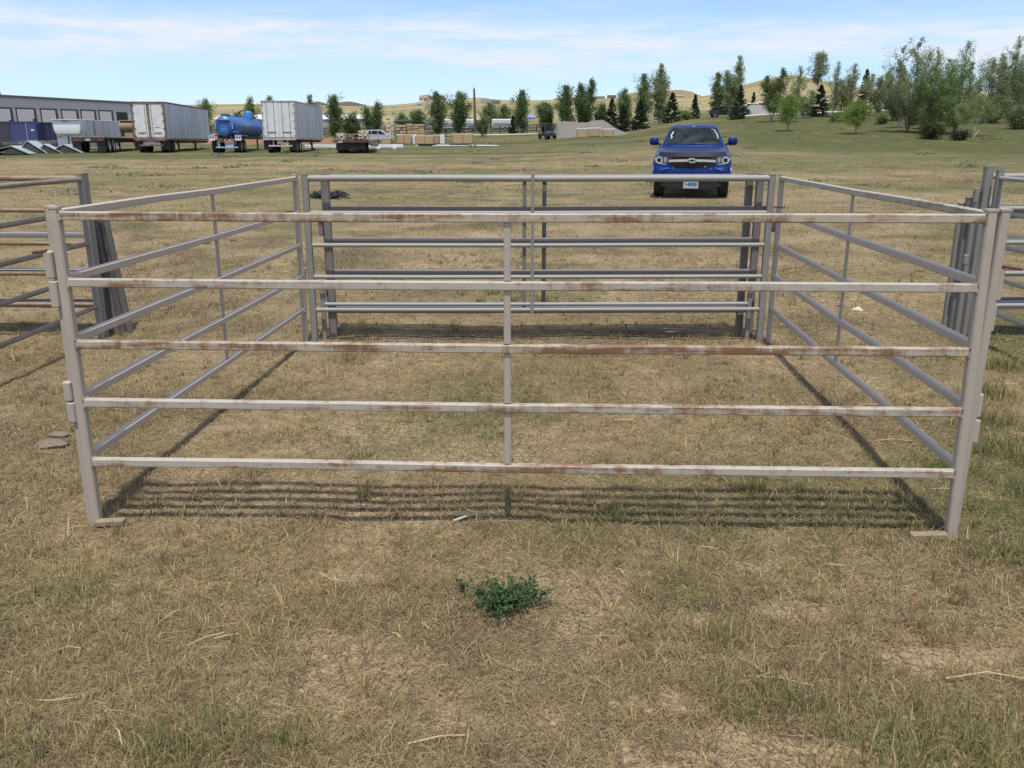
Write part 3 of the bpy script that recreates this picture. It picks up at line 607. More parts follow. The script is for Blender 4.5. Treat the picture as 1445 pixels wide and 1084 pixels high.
def wheel(parent, x, y, r, w, rim, dual=False, side=1):
    """tyre with a rim child, axle along x"""
    mb = MB(); k = w / 2
    prof = [(r * .58, -k * .8), (r * .72, -k), (r * .93, -k * .95), (r, -k * .7), (r, k * .7), (r * .93, k * .95), (r * .72, k), (r * .58, k * .8), (r * .58, -k * .8)]
    mb.lathe(prof, (0, 0, 0), 'x', 22)
    if dual: mb.lathe([(a, h - side * (w + .05)) for a, h in prof], (0, 0, 0), 'x', 22)
    tw = mb.build('wheel', m_tyre, parent); tw.location = (x, y, r)
    mb = MB(); s = side
    mb.lathe([(r * .6, s * k * .75), (r * .56, s * k * .5), (r * .5, s * k * .2), (r * .3, s * k * .1), (r * .24, s * k * .65), (.0, s * k * .7)], (0, 0, 0), 'x', 20)
    for q in range(8): a = q * .785; mb.box((s * k * .18, math.cos(a) * r * .38, math.sin(a) * r * .38), (.03, .035, .035))
    q = mb.build('rim', rim, tw)
    return tw
# ------------------------------------------------------------------ blue pickup
def pickup():
    Y = 21.5; px = 978; x = xcol(px, Y) * 1.0; z = gz(x, Y)
    t = thing('pickup_truck', 'bright blue pickup truck parked facing the pen on the dry grass', 'pickup', (x, Y, z), -math.atan2(x, Y))
    m_blue, tt, b = nmat('blue pickup paint'); v = objc(tt)
    c = mix(tt, noise(tt, v, 2, 3), (.004, .025, .135), (.006, .032, .175)); c = mix(tt, ramp(tt, noise(tt, v, 7, 5, .7), [(.55, 0.0), (.85, .12)]), c, (.10, .10, .13))
    tt.links.new(c, b.inputs['Base Color']); b.inputs['Roughness'].default_value = .42; b.inputs['Metallic'].default_value = .75; b.inputs['Coat Weight'].default_value = .25; b.inputs['Coat Roughness'].default_value = .06
    # lower body: cross-sections from nose to tail
    def ring(y, wb, zb, wm, zm, ws, zs, wt, zt, zc):
        h = [(wb * .6, zb), (wb, zb), (wm - .02, zb + .1), (wm, zm), (wm - .01, (zm + zs) / 2), (ws, zs), (wt, zt), (wt * .55, (zt * .35 + zc * .65)), ]
        return [(-a, y, e) for a, e in reversed(h)] + [(0, y, zb)][:0] + [(a, y, e) for a, e in h]
    S = [(-.10, .60, .52, .70, .60, .70, .66, .62, .70, .705), (-.03, .70, .46, .84, .60, .84, .68, .74, .73, .74), (.02, .74, .44, .90, .62, .895, .80, .74, .96, .985), (.16, .78, .42, .935, .66, .92, .90, .77, 1.055, 1.075),
         (.40, .80, .42, .943, .70, .925, .98, .80, 1.10, 1.13), (.85, .80, .42, .943, .72, .93, 1.04, .82, 1.17, 1.205), (1.25, .80, .42, .94, .72, .925, 1.09, .83, 1.225, 1.255), (1.6, .80, .40, .935, .72, .92, 1.1, .86, 1.235, 1.25),
         (3.4, .80, .40, .935, .72, .92, 1.1, .87, 1.235, 1.25), (3.6, .80, .42, .935, .72, .925, 1.1, .9, 1.26, 1.26), (5.3, .80, .5, .93, .75, .92, 1.1, .9, 1.26, 1.26), (5.36, .75, .55, .9, .75, .89, 1.1, .87, 1.23, 1.23)]
    mb = MB(); mb.loft([ring(*s) for s in S])
    bp = [(-.02, .745), (-.12, .695), (-.145, .62), (-.125, .46), (.02, .45)]
    mb.loft([[(x_, y_ + .10 * (abs(x_) / .86) ** 3, z_) for y_, z_ in bp] for x_ in np.linspace(-.86, .86, 13)])
    # greenhouse
    def cab(z, w, y0, y1, r=.12):
        p = [(-w, y0 + r), (-w + r * .8, y0 + .02), (-w * .5, y0 - .025), (w * .5, y0 - .025), (w - r * .8, y0 + .02), (w, y0 + r), (w, y1 - r), (w - r, y1), (-w + r, y1), (-w, y1 - r)]
        return [(a, e, z) for a, e in p]
    mb.loft([cab(1.16, .80, 1.10, 3.5), cab(1.27, .775, 1.20, 3.48), cab(1.5, .69, 1.58, 3.40), cab(1.68, .615, 1.90, 3.28), cab(1.745, .585, 2.06, 3.2), cab(1.785, .50, 2.26, 3.05), cab(1.795, .3, 2.5, 2.9)])
    for s in (-1, 1):     # wheel arches
        for wy in (.92, 4.15):
            mb.sweep([(s * .935, wy + .50 * math.cos(a), .40 + .48 * math.sin(a)) for a in np.linspace(.1, 3.04, 12)], [(.02, -.03), (.02, .03), (-.02, .03), (-.02, -.03)], up=(1, 0, 0))
    mb.build('body', m_blue, t)
    # windshield, proud of the cab front
    def wpt(u, q):  # u -1..1 across, q 0..1 up
        z = 1.285 + .40 * q; w = (.70 + (.565 - .70) * q); y = 1.225 + (1.885 - 1.225) * q
        return (u * w, y - .045 + .075 * abs(u) ** 3 - .006, z)
    V = [wpt(u, q) for q in np.linspace(0, 1, 5) for u in np.linspace(-1, 1, 9)]; F = [(r * 9 + k, r * 9 + k + 1, r * 9 + k + 10, r * 9 + k + 9) for r in range(4) for k in range(8)]
    mb = MB(); mb.add(V + [(a, y + .02, e) for a, y, e in V], F + [tuple(i + 45 for i in reversed(f)) for f in F], 0, True); ws = mb.build('windshield', m_glass, t)
    mb = MB(); p = [wpt(u, q) for u, q in ((.78, .93), (.9, .9), (.96, .62), (.955, .35))]; mb.sweep([(a, y - .008, e) for a, y, e in p], [(.010, -.002), (.010, .002), (-.010, .002), (-.010, -.002)], up=(0, 1, 0)); p = [wpt(u, q) for u, q in ((-.86, .78), (-.9, .55), (-.84, .42), (-.88, .36))]; mb.sweep([(a, y - .008, e) for a, y, e in p], [(.014, -.002), (.014, .002), (-.014, .002), (-.014, -.002)], up=(0, 1, 0))
    mb.build('sticker', plain('pale aqua sticker', (.45, .6, .55), .5), ws)
    mb = MB()
    for s in (-1, 1):
        mb.tube([wpt(s * .05, .03), wpt(s * .5, .06), wpt(s * .9, .1)], .010, 6)
    mb.build('wiper', m_blk, ws)
    for s in (-1, 1):
        mb = MB()   # side glass
        for y0, y1, ya, yb in ((1.62, 2.38, 2.02, 2.36), (2.46, 3.2, 2.46, 3.1)):
            mb.add([(s * .778, y0, 1.29), (s * .775, y1, 1.29), (s * .628, yb, 1.66), (s * .628, ya, 1.66), (s * .75, y0, 1.29), (s * .745, y1, 1.29), (s * .6, yb, 1.66), (s * .6, ya, 1.66)], [(0, 1, 2, 3), (7, 6, 5, 4), (0, 4, 5, 1), (1, 5, 6, 2), (2, 6, 7, 3), (3, 7, 4, 0)])
        mb.build('side_window', m_glass, t)
        mb = MB()   # door mirror
        mb.loft([[(s * (.99 + a * .125 * k), 1.50 + y, 1.36 + e * .105 * k) for a, e in ((-.9, -.75), (-.6, -.98), (.6, -.98), (.95, -.6), (1, .3), (.7, .95), (-.6, .98), (-.95, .6))] for y, k in ((-.09, .55), (-.06, .9), (0, 1.0), (.07, .97))])
        mb.sq((s * .80, 1.50, 1.27), (s * .92, 1.50, 1.31), .06, .05); mb.build('mirror', m_blue, t)
        # headlight: housing, ring and lens pieces
        mb = MB(); P = [(.555, 1.0), (.82, 1.02), (.90, .985), (.875, .88), (.80, .825), (.60, .80), (.56, .86)]
        f = lambda a, e: (s * a, .005 + .14 * max(0, (a - .55)) ** 1.4 + .16 * max(0, e - .8) - .035, e)
        n = len(P); V = [f(*p) for p in P] + [(x_, y_ + .12, z_) for x_, y_, z_ in [f(*p) for p in P]]
        mb.add(V, [tuple(range(n)), tuple(range(2 * n - 1, n - 1, -1))] + [(k, (k + 1) % n, n + (k + 1) % n, n + k) for k in range(n)])
        hl = mb.build('headlight', plain('headlight housing', (.045, .048, .056), .25, coat=.3, var=.7, scale=18), t)
        mb = MB(); x0, y0, z0 = f(.79, .915); mb.lathe([(.075, y0 - .012), (.085, y0 - .022), (.06, y0 - .022), (.055, y0 - .008), (.0, y0 - .014)], (s * .79, 0, .915), 'y', 20)
        pj = mb.build('projector', m_chrome, hl)
        mb = MB(); mb.lathe([(.0, y0 - .026), (.046, y0 - .024), (.05, y0 - .012)], (s * .79, 0, .915), 'y', 16); mb.build('projector_lens', m_blk, hl)
        mb = MB(); q = [f(a, e) for a, e in ((.885, .975), (.868, .888), (.80, .84), (.62, .812))]; mb.sweep([(a, b_ - .008, c_) for a, b_, c_ in q], [(.011, -.006), (.011, .006), (-.011, .006), (-.011, -.006)], up=(0, 1, 0)); mb.box((s * .64, f(.64, .92)[1] - .004, .92), (.07, .012, .11), bev=.004)
        mb.build('light_strip', plain('clear lamp strip', (.30, .33, .37), .2, coat=1.0), hl)
        mb = MB(); mb.sq((s * .26, -.085, .432), (s * .50, -.075, .432), .03, .03); mb.build('tow_hook', plain('grey tow hook', (.4, .4, .4), .4, metal=.6), t)
        for wy in (.92, 4.15): wheel(t, s * .80, wy, .375, .255, m_rimg, False, s)
    # grille
    mb = MB(); GP = [(-.53, 1.005), (.53, 1.005), (.55, .93), (.50, .80), (.42, .70), (-.42, .70), (-.50, .80), (-.55, .93)]
    gy = lambda e: -.045 + .16 * max(0, e - .8)
    V = [(a, gy(e), e) for a, e in GP] + [(a, gy(e) + .12, e) for a, e in GP]; n = 8
    mb.add(V, [tuple(range(n)), tuple(range(2 * n - 1, n - 1, -1))] + [(k, (k + 1) % n, n + (k + 1) % n, n + k) for k in range(n)])
    for e in (.725, .75, .775, .80, .825, .955, .98): mb.box((0, gy(e) - .008, e), (.84 if e < .8 else .94, .016, .008))
    gr = mb.build('grille', m_blk, t)
    mb = MB(); mb.sweep([(-.555, -.045, .895), (-.3, -.07, .905), (0, -.078, .908), (.3, -.07, .905), (.555, -.045, .895)], [(.028, -.012), (.028, .012), (.018, .02), (-.018, .02), (-.028, .012), (-.028, -.012)], up=(0, 1, 0)); mb.sweep([(-.46, -.05, .735), (-.41, -.055, .695), (.41, -.055, .695), (.46, -.05, .735)], [(.007, -.01), (.007, .01), (-.007, .01), (-.007, -.01)], up=(0, 1, 0))
    mb.build('chrome_bar', plain('brushed chrome bar', (.62, .58, .56), .3, metal=.4), gr)
    # bow-tie emblem: chrome outline round a dark fill
    def bow(k): return [(a * k, .905 + e * k) for a, e in ((-.135, -.012), (-.055, -.012), (-.055, -.05), (.07, -.05), (.085, -.012), (.15, -.012), (.135, .028), (.055, .028), (.055, .058), (-.07, .058), (-.085, .028), (-.15, .028))]
    mb = MB(); mb.prism([(a, e) for a, e in bow(1.0)], -.112, -.085); em = mb.build('emblem', m_chrome, gr)
    mb = MB(); mb.prism([(a * .62, .905 + (e - .905) * .5) for a, e in bow(1.0)], -.116, -.1125); mb.build('emblem_fill', plain('dark emblem fill', (.03, .03, .032), .3), em)
    text('badge', 'Z71', .045, (.33, -.064, .762), (R_(90), 0, 0), m_chrome, gr)
    # hood deflector, bumper blacks and plate
    mb = MB(); D = [(-.79, .135, 1.075), (-.60, .07, 1.06), (-.3, .035, 1.055), (0, .025, 1.055), (.3, .035, 1.055), (.60, .07, 1.06), (.79, .135, 1.075)]
    n = len(D); V = [(a, y - .075, e - .06) for a, y, e in D] + [(a, y + .02, e + .035) for a, y, e in D]; V += [(a, y + .02, e) for a, y, e in V]; mb.add(V, [(k, k + 1, n + k + 1, n + k) for k in range(n - 1)] + [(2 * n + k, 3 * n + k, 3 * n + k + 1, 2 * n + k + 1) for k in range(n - 1)] + [(n + k, n + k + 1, 3 * n + k + 1, 3 * n + k) for k in range(n - 1)], 0, True); mb.build('hood_deflector', plain('smoked hood deflector', (.012, .011, .015), .25, spec=.3), t)
    mb = MB(); mb.loft([[(a * k, y, e) for a, e in ((-.62, .445), (.62, .445), (.70, .30), (.55, .24), (-.55, .24), (-.70, .30))] for y, k in ((-.085, .98), (-.06, 1.0), (.3, 1.05))], smooth=False); mb.box((0, .25, .36), (1.5, .4, .14)); mb.build('lower_grille', m_blk, t)
    mb = MB(); mb.box((0, -.10, .335), (.335, .012, .165), bev=.004); pl = mb.build('licence_plate', m_plate, t)
    mb = MB(); mb.box((0, -.098, .34), (.36, .008, .19), bev=.004); mb.build('plate_frame', m_chrome, pl)
    m_ink = plain('dark plate ink', (.02, .035, .06), .5); m_inkb = plain('blue plate band', (.12, .3, .5), .5)
    mb = MB(); mb.box((.045, -.1075, .352), (.20, .003, .085)); mb.build('plate_band', m_inkb, pl)
    text('plate_text', 'F', .085, (-.132, -.108, .348), (R_(90), 0, 0), m_ink, pl); text('plate_text', '13NE', .085, (.05, -.1105, .35), (R_(90), 0, 0), m_ink, pl)
    mb = MB(); mb.prism([(-.10, .34), (-.075, .352), (-.05, .385), (-.04, .37), (-.035, .33), (-.055, .322), (-.07, .335)], -.11, -.107); mb.build('plate_figure', m_ink, pl)
    mb = MB(); mb.box((0, .30, .33), (1.2, .3, .1)); mb.sq((-.75, .92, .37), (.75, .92, .37), .12, .12); mb.sq((-.75, 4.15, .37), (.75, 4.15, .37), .12, .12); mb.sq((-.4, .5, .45), (-.4, 5.2, .45), .1, .14); mb.sq((.4, .5, .45), (.4, 5.2, .45), .1, .14); mb.build('chassis', m_black, t)
    mb = MB(); mb.box((0, 1.93, 1.73), (.06, .02, .02)); mb.box((0, 1.9, 1.735), (.05, .03, .012)); mb.build('roof_lamp', m_white, t)
pickup()
# ------------------------------------------------------------------ semi trailers
def semi(px0, px1, Y, dx, L, W, zt, zb, label, framed):
    """box trailer seen from behind: local origin under the rear right corner"""
    xr = xcol(px1, Y); t = thing('semi_trailer', label, 'trailer', (xr, Y, gz(xr, Y)), -math.atan2(dx, L), 'white box trailers parked in the yard')
    mb = MB(); mb.box((-W / 2, L / 2, (zt + zb) / 2), (W, L, zt - zb), 0, bev=.02)
    for k in range(1, int(L / 1.2)): mb.box((.004, k * 1.2, (zt + zb) / 2), (.012, .05, zt - zb - .1), 1)
    mb.build('body', [m_trailside, plain('trailer seam', (.33, .32, .33), .6)], t)
    mb = MB()
    for e in (zt - .06, zb + .06): mb.box((-W / 2, L / 2 + .04, e), (W + .03, L, .13))
    mb.build('rail_trim', m_frame if framed else plain('grey rail trim', (.36, .36, .37), .5), t)
    fm = m_frame if framed else plain('grey white frame', (.5, .5, .5), .5, dirt=(.25, .18, .13), dirtamt=.5)
    mb = MB(); fw = .17 if framed else .07
    for s in (fw / 2, W - fw / 2): mb.box((-s, -.04, (zt + zb) / 2), (fw, .1, zt - zb))
    mb.box((-W / 2, -.04, zt - fw / 2), (W - 2 * fw, .1, fw)); mb.box((-W / 2, -.04, zb + .02), (W - 2 * fw, .1, .16))
    if framed: mb.box((-W / 2, -.045, (zt + zb) / 2), (.2, .1, zt - zb - fw - .1))
    mb.build('rear_frame', fm, t)
    for s in (0, 1):
        x0 = -W + fw + .01 + s * (W / 2 - fw / 2); w = W / 2 - fw - (.10 if framed else -.02); xc = (-W + fw + w / 2 + .005) if s == 0 else (-fw - w / 2 - .005)
        mb = MB(); mb.box((xc, -.03, (zt + zb) / 2 + .03), (w, .06, zt - zb - fw - .2), bev=.01); d = mb.build('door', m_door, t)
        mb = MB()
        for q in ((.26, .72) if not framed else ((.86,) if s == 0 else (.14,))): mb.tube([(xc - w / 2 + w * q, -.075, zb + .06), (xc - w / 2 + w * q, -.075, zt - .1)], .02, 6)
        mb.box((xc, -.08, zb + .55), (w * .55, .03, .06)); mb.build('lock_rod', plain('galvanised rod', (.3, .29, .28), .5, metal=.4, dirt=(.2, .1, .06), dirtamt=.6), d)
        e = xc - w / 2 if s == 0 else xc + w / 2
        for k in range(5): mb = MB(); mb.box((e, -.075, zb + .3 + k * (zt - zb - .5) / 4.2), (.16, .03, .07)); mb.build('hinge', fm, d)
    if framed:
        mb = MB(); mb.prism([(-1.98, 1.5), (-1.80, 1.62), (-1.62, 1.66), (-1.7, 1.5), (-1.86, 1.38), (-2.05, 1.42)], -.064, -.0605); mb.build('door_decal', plain('faded yellow decal', (.6, .5, .15), .6, var=.5, scale=9), t)
        mb = MB(); mb.box((-.72, -.062, 1.93), (.34, .004, .05)); mb.build('door_lettering', m_black, t)
    mb = MB()
    for s in (.35, W - .35): mb.box((-s, L / 2, zb - .14), (.12, L - .6, .22))
    for k in range(9): mb.box((-W / 2, .5 + k * (L - 1) / 8, zb - .1), (W - .3, .08, .12))
    mb.build('chassis', m_black, t)
    mb = MB(); zz = .55
    for s in (.75, W - .75): mb.sq((-s, .03, zb), (-s, .03, zz), .09, .06)
    mb.box((-W / 2, .0, zz), (W * .72, .09, .11), bev=.01); bu = mb.build('bumper', m_frame if framed else plain('dirty white bumper', (.48, .42, .34), .6), t)
    mb = MB(); mb.box((-W / 2, -.05, zb - .24), (.36, .02, .2)); mb.box((-W / 2, -.02, zb - .22), (1.25 if framed else .5, .03, .36)); mb.build('plate_panel', plain('grey plate panel', (.33, .31, .3), .6, dirt=(.2, .1, .06), dirtamt=.6), t)
    for s in (.28, W - .28):
        mb = MB(); mb.box((-s, -.07, zb - .06), (.2, .05, .08)); mb.build('tail_lamp', m_red, t)
        mb = MB(); mb.box((-s - .02, .14, .62), (.58, .02, .75)); mb.build('mud_flap', m_blk, t)
        for y in (.95, 2.25): wheel(t, -s if s < 1 else -s, y, .52, .27, m_rimw if not framed else m_black, True, 1 if s < 1 else -1)
    for s in (.55, W - .55):
        mb = MB(); y = L * .74; mb.sq((-s, y, zb), (-s, y, .12), .13, .13); mb.box((-s, y, .06), (.3, .3, .08)); mb.sq((-s, y - .1, .5), (-s, y - 1.3, zb - .1), .06, .06); mb.build('landing_gear', m_black, t)
    return t
semi(190, 237.5, 72, -2.05, 16.3, 2.62, 3.92, .98, 'long dirty white box trailer with rust brown rear door frame', True)
semi(373, 419, 70, -.5, 12.6, 2.58, 3.93, 1.05, 'clean white box trailer with plain rear doors right of the blue tanker', False)
# ------------------------------------------------------------------ blue tanker
def tanker():
    Y = 72; x = xcol(318.5, Y); t = thing('tank_trailer', 'blue ribbed tank trailer between the two white box trailers', 'tank trailer', (x, Y, gz(x, Y)), math.atan2(1.35, 13.2) * 1.0)
    mbl = plain('blue tank paint', (.03, .15, .43), .38, var=.16, scale=2, dirt=(.04, .06, .12), dirtamt=.4, coat=.3); mlb = plain('pale blue fender', (.28, .43, .66), .45, var=.15, dirt=(.5, .5, .5), dirtamt=.4)
    L = 13.0; r = .84; zc = 2.06
    mb = MB(); mb.lathe([(0, -.16), (r * .45, -.12), (r * .78, -.02), (r * .95, .12), (r, .26), (r, L - .2), (r * .9, L), (r * .5, L + .12), (0, L + .14)], (0, 0, zc), 'y', 40); tk = mb.build('tank', mbl, t)
    for k in range(10): y = .9 + k * 1.3; mb = MB(); mb.lathe([(r - .01, y - .05), (r + .045, y - .04), (r + .045, y + .04), (r - .01, y + .05)], (0, 0, zc), 'y', 40); mb.build('band', mbl, tk)
    mb = MB(); mb.lathe([(0, -.30), (.28, -.29), (.36, -.25), (.37, -.12), (.33, -.05)], (.0, 0, zc - .45), 'y', 24)
    for k in range(10): a = k * .628; mb.box((.39 * math.cos(a), -.2, zc - .45 + .39 * math.sin(a)), (.07, .06, .05), ry=a)
    mb.build('rear_manhole', plain('worn blue manhole', (.025, .10, .32), .45, var=.3, dirt=(.2, .12, .1), dirtamt=.25), t)
    mb = MB(); mb.box((-.05, -.16, zc + .42), (1.05, .14, .09)); mb.build('light_bar', plain('dark blue bar', (.015, .05, .2), .4), t)
    mb = MB()
    for a in (-.2, -.05, .12): mb.box((a, -.24, zc + .46), (.09, .04, .06))
    mb.build('marker_lamp', m_red, t)
    for s in (-1, 1):
        mb = MB(); mb.box((s * .66, -.12, zc + .02), (.06, .03, .45), rx=0); mb.build('reflector_strip', m_plate, t)
    for y, nm in ((.75, 'hatch'), (3.9, 'hatch')):
        mb = MB(); mb.lathe([(.0, .13), (.3, .12), (.36, .08), (.38, -.02), (.38, -.12)], (0, y, zc + r), 'z', 20); mb.build(nm, plain('dark blue hatch', (.012, .035, .12), .5), t)
    mb = MB(); mb.lathe([(.0, .62), (.28, .60), (.36, .52), (.38, .45), (.38, -.1)], (.22, 9.3, zc + r), 'z', 20); ho = mb.build('dome', plain('bright blue dome', (.05, .22, .5), .4), t)
    mb = MB(); mb.tube([(-.75 + .0, 9.2, zc + r - .2), (-.72, 9.2, zc + r + .25), (-.5, 9.2, zc + r + .55), (-.2, 9.2, zc + r + .66), (.1, 9.2, zc + r + .6)], .05, 8); mb.build('vent_pipe', m_blk, ho)
    for s in (-1, 1):
        mb = MB(); mb.prism([(.15, 1.2), (.15, 1.38), (-.05, 1.33), (-.1, .62), (-.02, .62), (.02, 1.2)] if 0 else [(-.1, .95), (-.1, 1.38), (2.7, 1.38), (2.7, 1.3), (.0, 1.3), (.0, .95)], s * .78, s * 1.28, 'x'); fe = mb.build('fender', mlb, t)
        mb = MB(); mb.box((s * 1.03, -.115, 1.05), (.46, .02, .2)); mb.build('lamp_panel', m_white, fe)
        mb = MB(); mb.box((s * .93, -.13, 1.17), (.12, .02, .12)); mb.box((s * 1.13, -.13, 1.17), (.12, .02, .12)); mb.build('tail_lamp', m_red, fe)
        for y in (.65, 1.95): wheel(t, s * 1.02, y, .52, .27, m_rimw, True, s)
        mb = MB(); mb.sq((s * .9, 9.0, 1.2), (s * .9, 9.0, .1), .13, .13); mb.box((s * .9, 9.0, .06), (.3, .3, .08)); mb.build('landing_gear', m_black, t)
    mb = MB()
    for s in (-1, 1): mb.box((s * .5, 6.6, 1.18), (.14, 13.6, .22))
    mb.box((1.1, 7.5, 1.22), (.1, 11.5, .14)); mb.box((0, 13.2, 1.2), (2.3, 1.6, .14)); mb.build('chassis', m_black, t)
    mb = MB()
    for s in (-1, 1): mb.sq((s * .52, -.02, 1.15), (s * .52, -.02, .42), .12, .08)
    mb.box((.1, -.06, .42), (1.75, .1, .1)); mb.box((.3, -.02, .62), (.6, .04, .34)); mb.build('bumper', mlb, t)
    mb = MB(); mb.box((-.05, -.1, .86), (1.0, .05, .06)); mb.tube([(-.3, -.1, 1.05), (-.3, .2, 1.05)], .12, 10); mb.tube([(.1, -.1, 1.05), (.1, .2, 1.05)], .12, 10); mb.build('valve_rack', plain('worn brass valve', (.3, .2, .12), .5, metal=.4), t)
tanker()
# ------------------------------------------------------------------ black flatbed, its load, and the gooseneck trailer
def flatbed():
    Y = 70; x = xcol(148, Y); W = 2.4; L = 17.0; t = thing('flatbed_trailer', 'black flatbed trailer with white wheel rims at the far left', 'flatbed', (x, Y, gz(x, Y)), math.atan2(2.6, 14.0))
    mb = MB(); mb.box((-W / 2, L / 2, 1.12), (W, L, .12)); mb.box((-W / 2, -.02, 1.0), (W + .04, .08, .26)); mb.build('deck', m_black, t)
    mb = MB()
    for s in (.6, W - .6): mb.box((-s, L / 2, .92), (.14, L - .4, .3))
    mb.build('chassis', m_black, t)
    for s in (.3, W - .3):
        mb = MB(); mb.box((-s, -.075, .98), (.3, .03, .1)); mb.build('tail_lamp', m_red, t)
        mb = MB(); mb.box((-s, .08, .5), (.62, .02, .8)); mb.build('mud_flap', m_blk, t)
        for y in (1.15, 2.5): wheel(t, -s + (.26 if s < 1 else -.26), y, .50, .27, m_rimw, True, 1 if s < 1 else -1)
    for s in (.5, W - .5):
        mb = MB(); mb.sq((-s, 12.6, 1.05), (-s, 12.6, .1), .12, .12); mb.sq((-s, 12.5, .4), (-s, 11.4, 1.0), .06, .06); mb.build('landing_gear', m_black, t)
    mb = MB(); mb.box((-W / 2, -.08, 1.0), (.36, .02, .16)); mb.build('licence_plate', m_plate, t)
    mb = MB(); mb.box((-W / 2 - .1, 2, 1.26), (1.6, .9, .16), rz=.2); mb.box((-W / 2 + .4, 1.2, 1.24), (1.2, .14, .12), rz=-.1); mb.build('dunnage', m_woodd, t)
    # spool of timber wrap on the deck
    yy = 81.5; x2 = xcol(183, yy); z2 = gz(x2, yy); s = thing('wood_roll', 'brown timber roll lying across the flatbed beside the dirty white trailer', 'roll', (x2, yy, z2), .25)
    mb = MB(); mb.lathe([(0, -.66), (.50, -.66), (.52, -.6), (.52, .6), (.50, .66), (0, .66)], (0, 0, 2.06), 'x', 26)
    for k in (-.3, .1, .4): mb.lathe([(.515, k - .02), (.53, k - .015), (.53, k + .015), (.515, k + .02)], (0, 0, 2.06), 'x', 26)
    mb.build('roll', plain('brown kraft wrap', (.32, .205, .11), .7, var=.2, scale=4, stretch=(6, 1, 1)), s)
    mb = MB()
    for k in (-.5, .5): mb.box((k, 0, 1.36), (.18, 1.0, .36))
    mb.build('cradle', m_black, s)
    mb = MB(); mb.box((0, -.1, 2.585), (1.2, .8, .03)); mb.build('cover', m_lumber, s)
flatbed()
def gooseneck():
    Y = 80; x = xcol(118, Y); W = 2.5; zt = 2.62; t = thing('gooseneck_trailer', 'white enclosed gooseneck trailer with rounded overhanging nose', 'trailer', (x, Y, gz(x, Y)), R_(1.5))
    L = 7.6; mw = plain('glossy white trailer', (.78, .79, .81), .35, var=.03, scale=1)
    mb = MB(); mb.box((-W / 2, .9 + L / 2, (zt + .35) / 2), (W, L, zt - .35), bev=.03); mb.build('body', m_trailside, t)
    mb = MB()   # tapered overhang: deep at the top, curving back beneath
    rings = []
    for z, k, y in ((zt, .995, -.10), (zt - .10, 1.0, -.14), (zt - .45, .995, -.16), (zt - .8, .97, -.15), (zt - 1.1, .92, -.12), (zt - 1.22, .84, -.08)):
        w = W / 2 * k; rings.append([(-W / 2 - w, .92, z), (-W / 2 - w, y + .08, z), (-W / 2 - w + .08, y, z), (-W / 2 + w - .08, y, z), (-W / 2 + w, y + .08, z), (-W / 2 + w, .92, z)])
    mb.loft(rings, smooth=False); mb.build('nose', mw, t)
    mb = MB(); mb.box((-W / 2, .42, .98), (W - .06, .1, 1.6), bev=.03); mb.build('front_wall', mw, t)
    mb = MB(); mb.box((-W / 2, (L + .9 - .5) / 2, zt + .02), (W + .03, L + 1.0, .05), bev=.015); mb.build('roof', plain('white roof cap', (.68, .68, .70), .4), t)
    mb = MB(); mb.box((.012, 2.55, 1.75), (.02, .12, 1.6)); mb.build('door_seam', m_blk, t)
    mb = MB(); mb.box((-W + .3, .36, 1.15), (.35, .02, .08)); mb.box((-W / 2 - .1, -.17, zt - .12), (.5, .02, .06)); mb.build('stripe', m_red, t)
    mb = MB(); mb.box((-W + .25, .36, .32), (.6, .1, .14)); mb.build('hitch_frame', plain('blue step', (.02, .05, .2), .5), t)
    mb = MB(); mb.tube([(-W / 2, -.05, 1.3), (-W / 2, -.1, .5)], .07, 8); mb.build('coupler', m_black, t)
    for s in (0.05, W - .05):
        for y in (5.2, 6.2): wheel(t, -s, y, .38, .22, m_rimw, False, 1 if s < 1 else -1)
gooseneck()
# lowboy with stacked lumber
def lowboy():
    Y = 70; x = xcol(494, Y); W = 2.5; L = 13; t = thing('lowboy_trailer', 'low black flat trailer carrying loose stacks of lumber', 'flatbed', (x, Y, gz(x, Y)), R_(3.2))
    mb = MB(); mb.box((0, L / 2, .92), (W + .12, L, .14)); mb.build('deck', plain('dark deck', (.035, .03, .027), .7, dirt=(.2, .12, .08), dirtamt=.5), t)
    mb = MB(); mb.box((0, -.04, .88), (W + .12, .08, .15)); mb.build('rear_beam', plain('maroon beam', (.09, .045, .04), .6, var=.3), t)
    mb = MB(); mb.box((-.75, -.09, .86), (.34, .02, .15)); mb.build('licence_plate', m_plate, t)
    mb = MB(); mb.prism([(W / 2 + .07, .98), (W / 2 + .45, .55), (W / 2 + .4, .5), (W / 2 + .07, .82)], .2, 6, 'y'); mb.build('side_ramp', m_black, t)
    for s in (-1, 1):
        for y in (.8, 1.9, 3.0): wheel(t, s * .95, y, .42, .27, m_black, True, s)
    mb = MB()
    for s in (-.5, .5): mb.box((s, L / 2, .72), (.16, L - .5, .26))
    mb.box((0, .35, .5), (2.3, .05, .5)); mb.build('chassis', m_black, t)
    R = random.Random(4)
    for bx, by, n, w, lb in ((-.85, 1.0, 5, .6, 'pinkish stack of lumber on the left corner of the black lowboy'), (.05, 2.4, 5, .8, 'long dark stack of planks in the middle of the lowboy'), (.75, 2.2, 7, .75, 'pale bundle of planks leaning over the right of the lowboy')):
        mb = MB()
        for k in range(n):
            for q in range(4): mb.box((bx + (q - 1.5) * w / 4 + R.uniform(-.02, .02), by + 1.2, 1.04 + k * .105), (w / 4.3, 2.8 + R.uniform(-.5, .5), .09), rz=R.uniform(-.03, .03) + (.06 if bx > .5 else 0), ry=0)
        o = mb.build('lumber_stack', m_lumber if bx > .5 or bx < -.5 else m_woodd); o.location = t.location + Vector((0, 0, 0)); o.rotation_euler = t.rotation_euler; setp(o, label=lb, category='lumber', group='lumber on the lowboy')
lowboy()
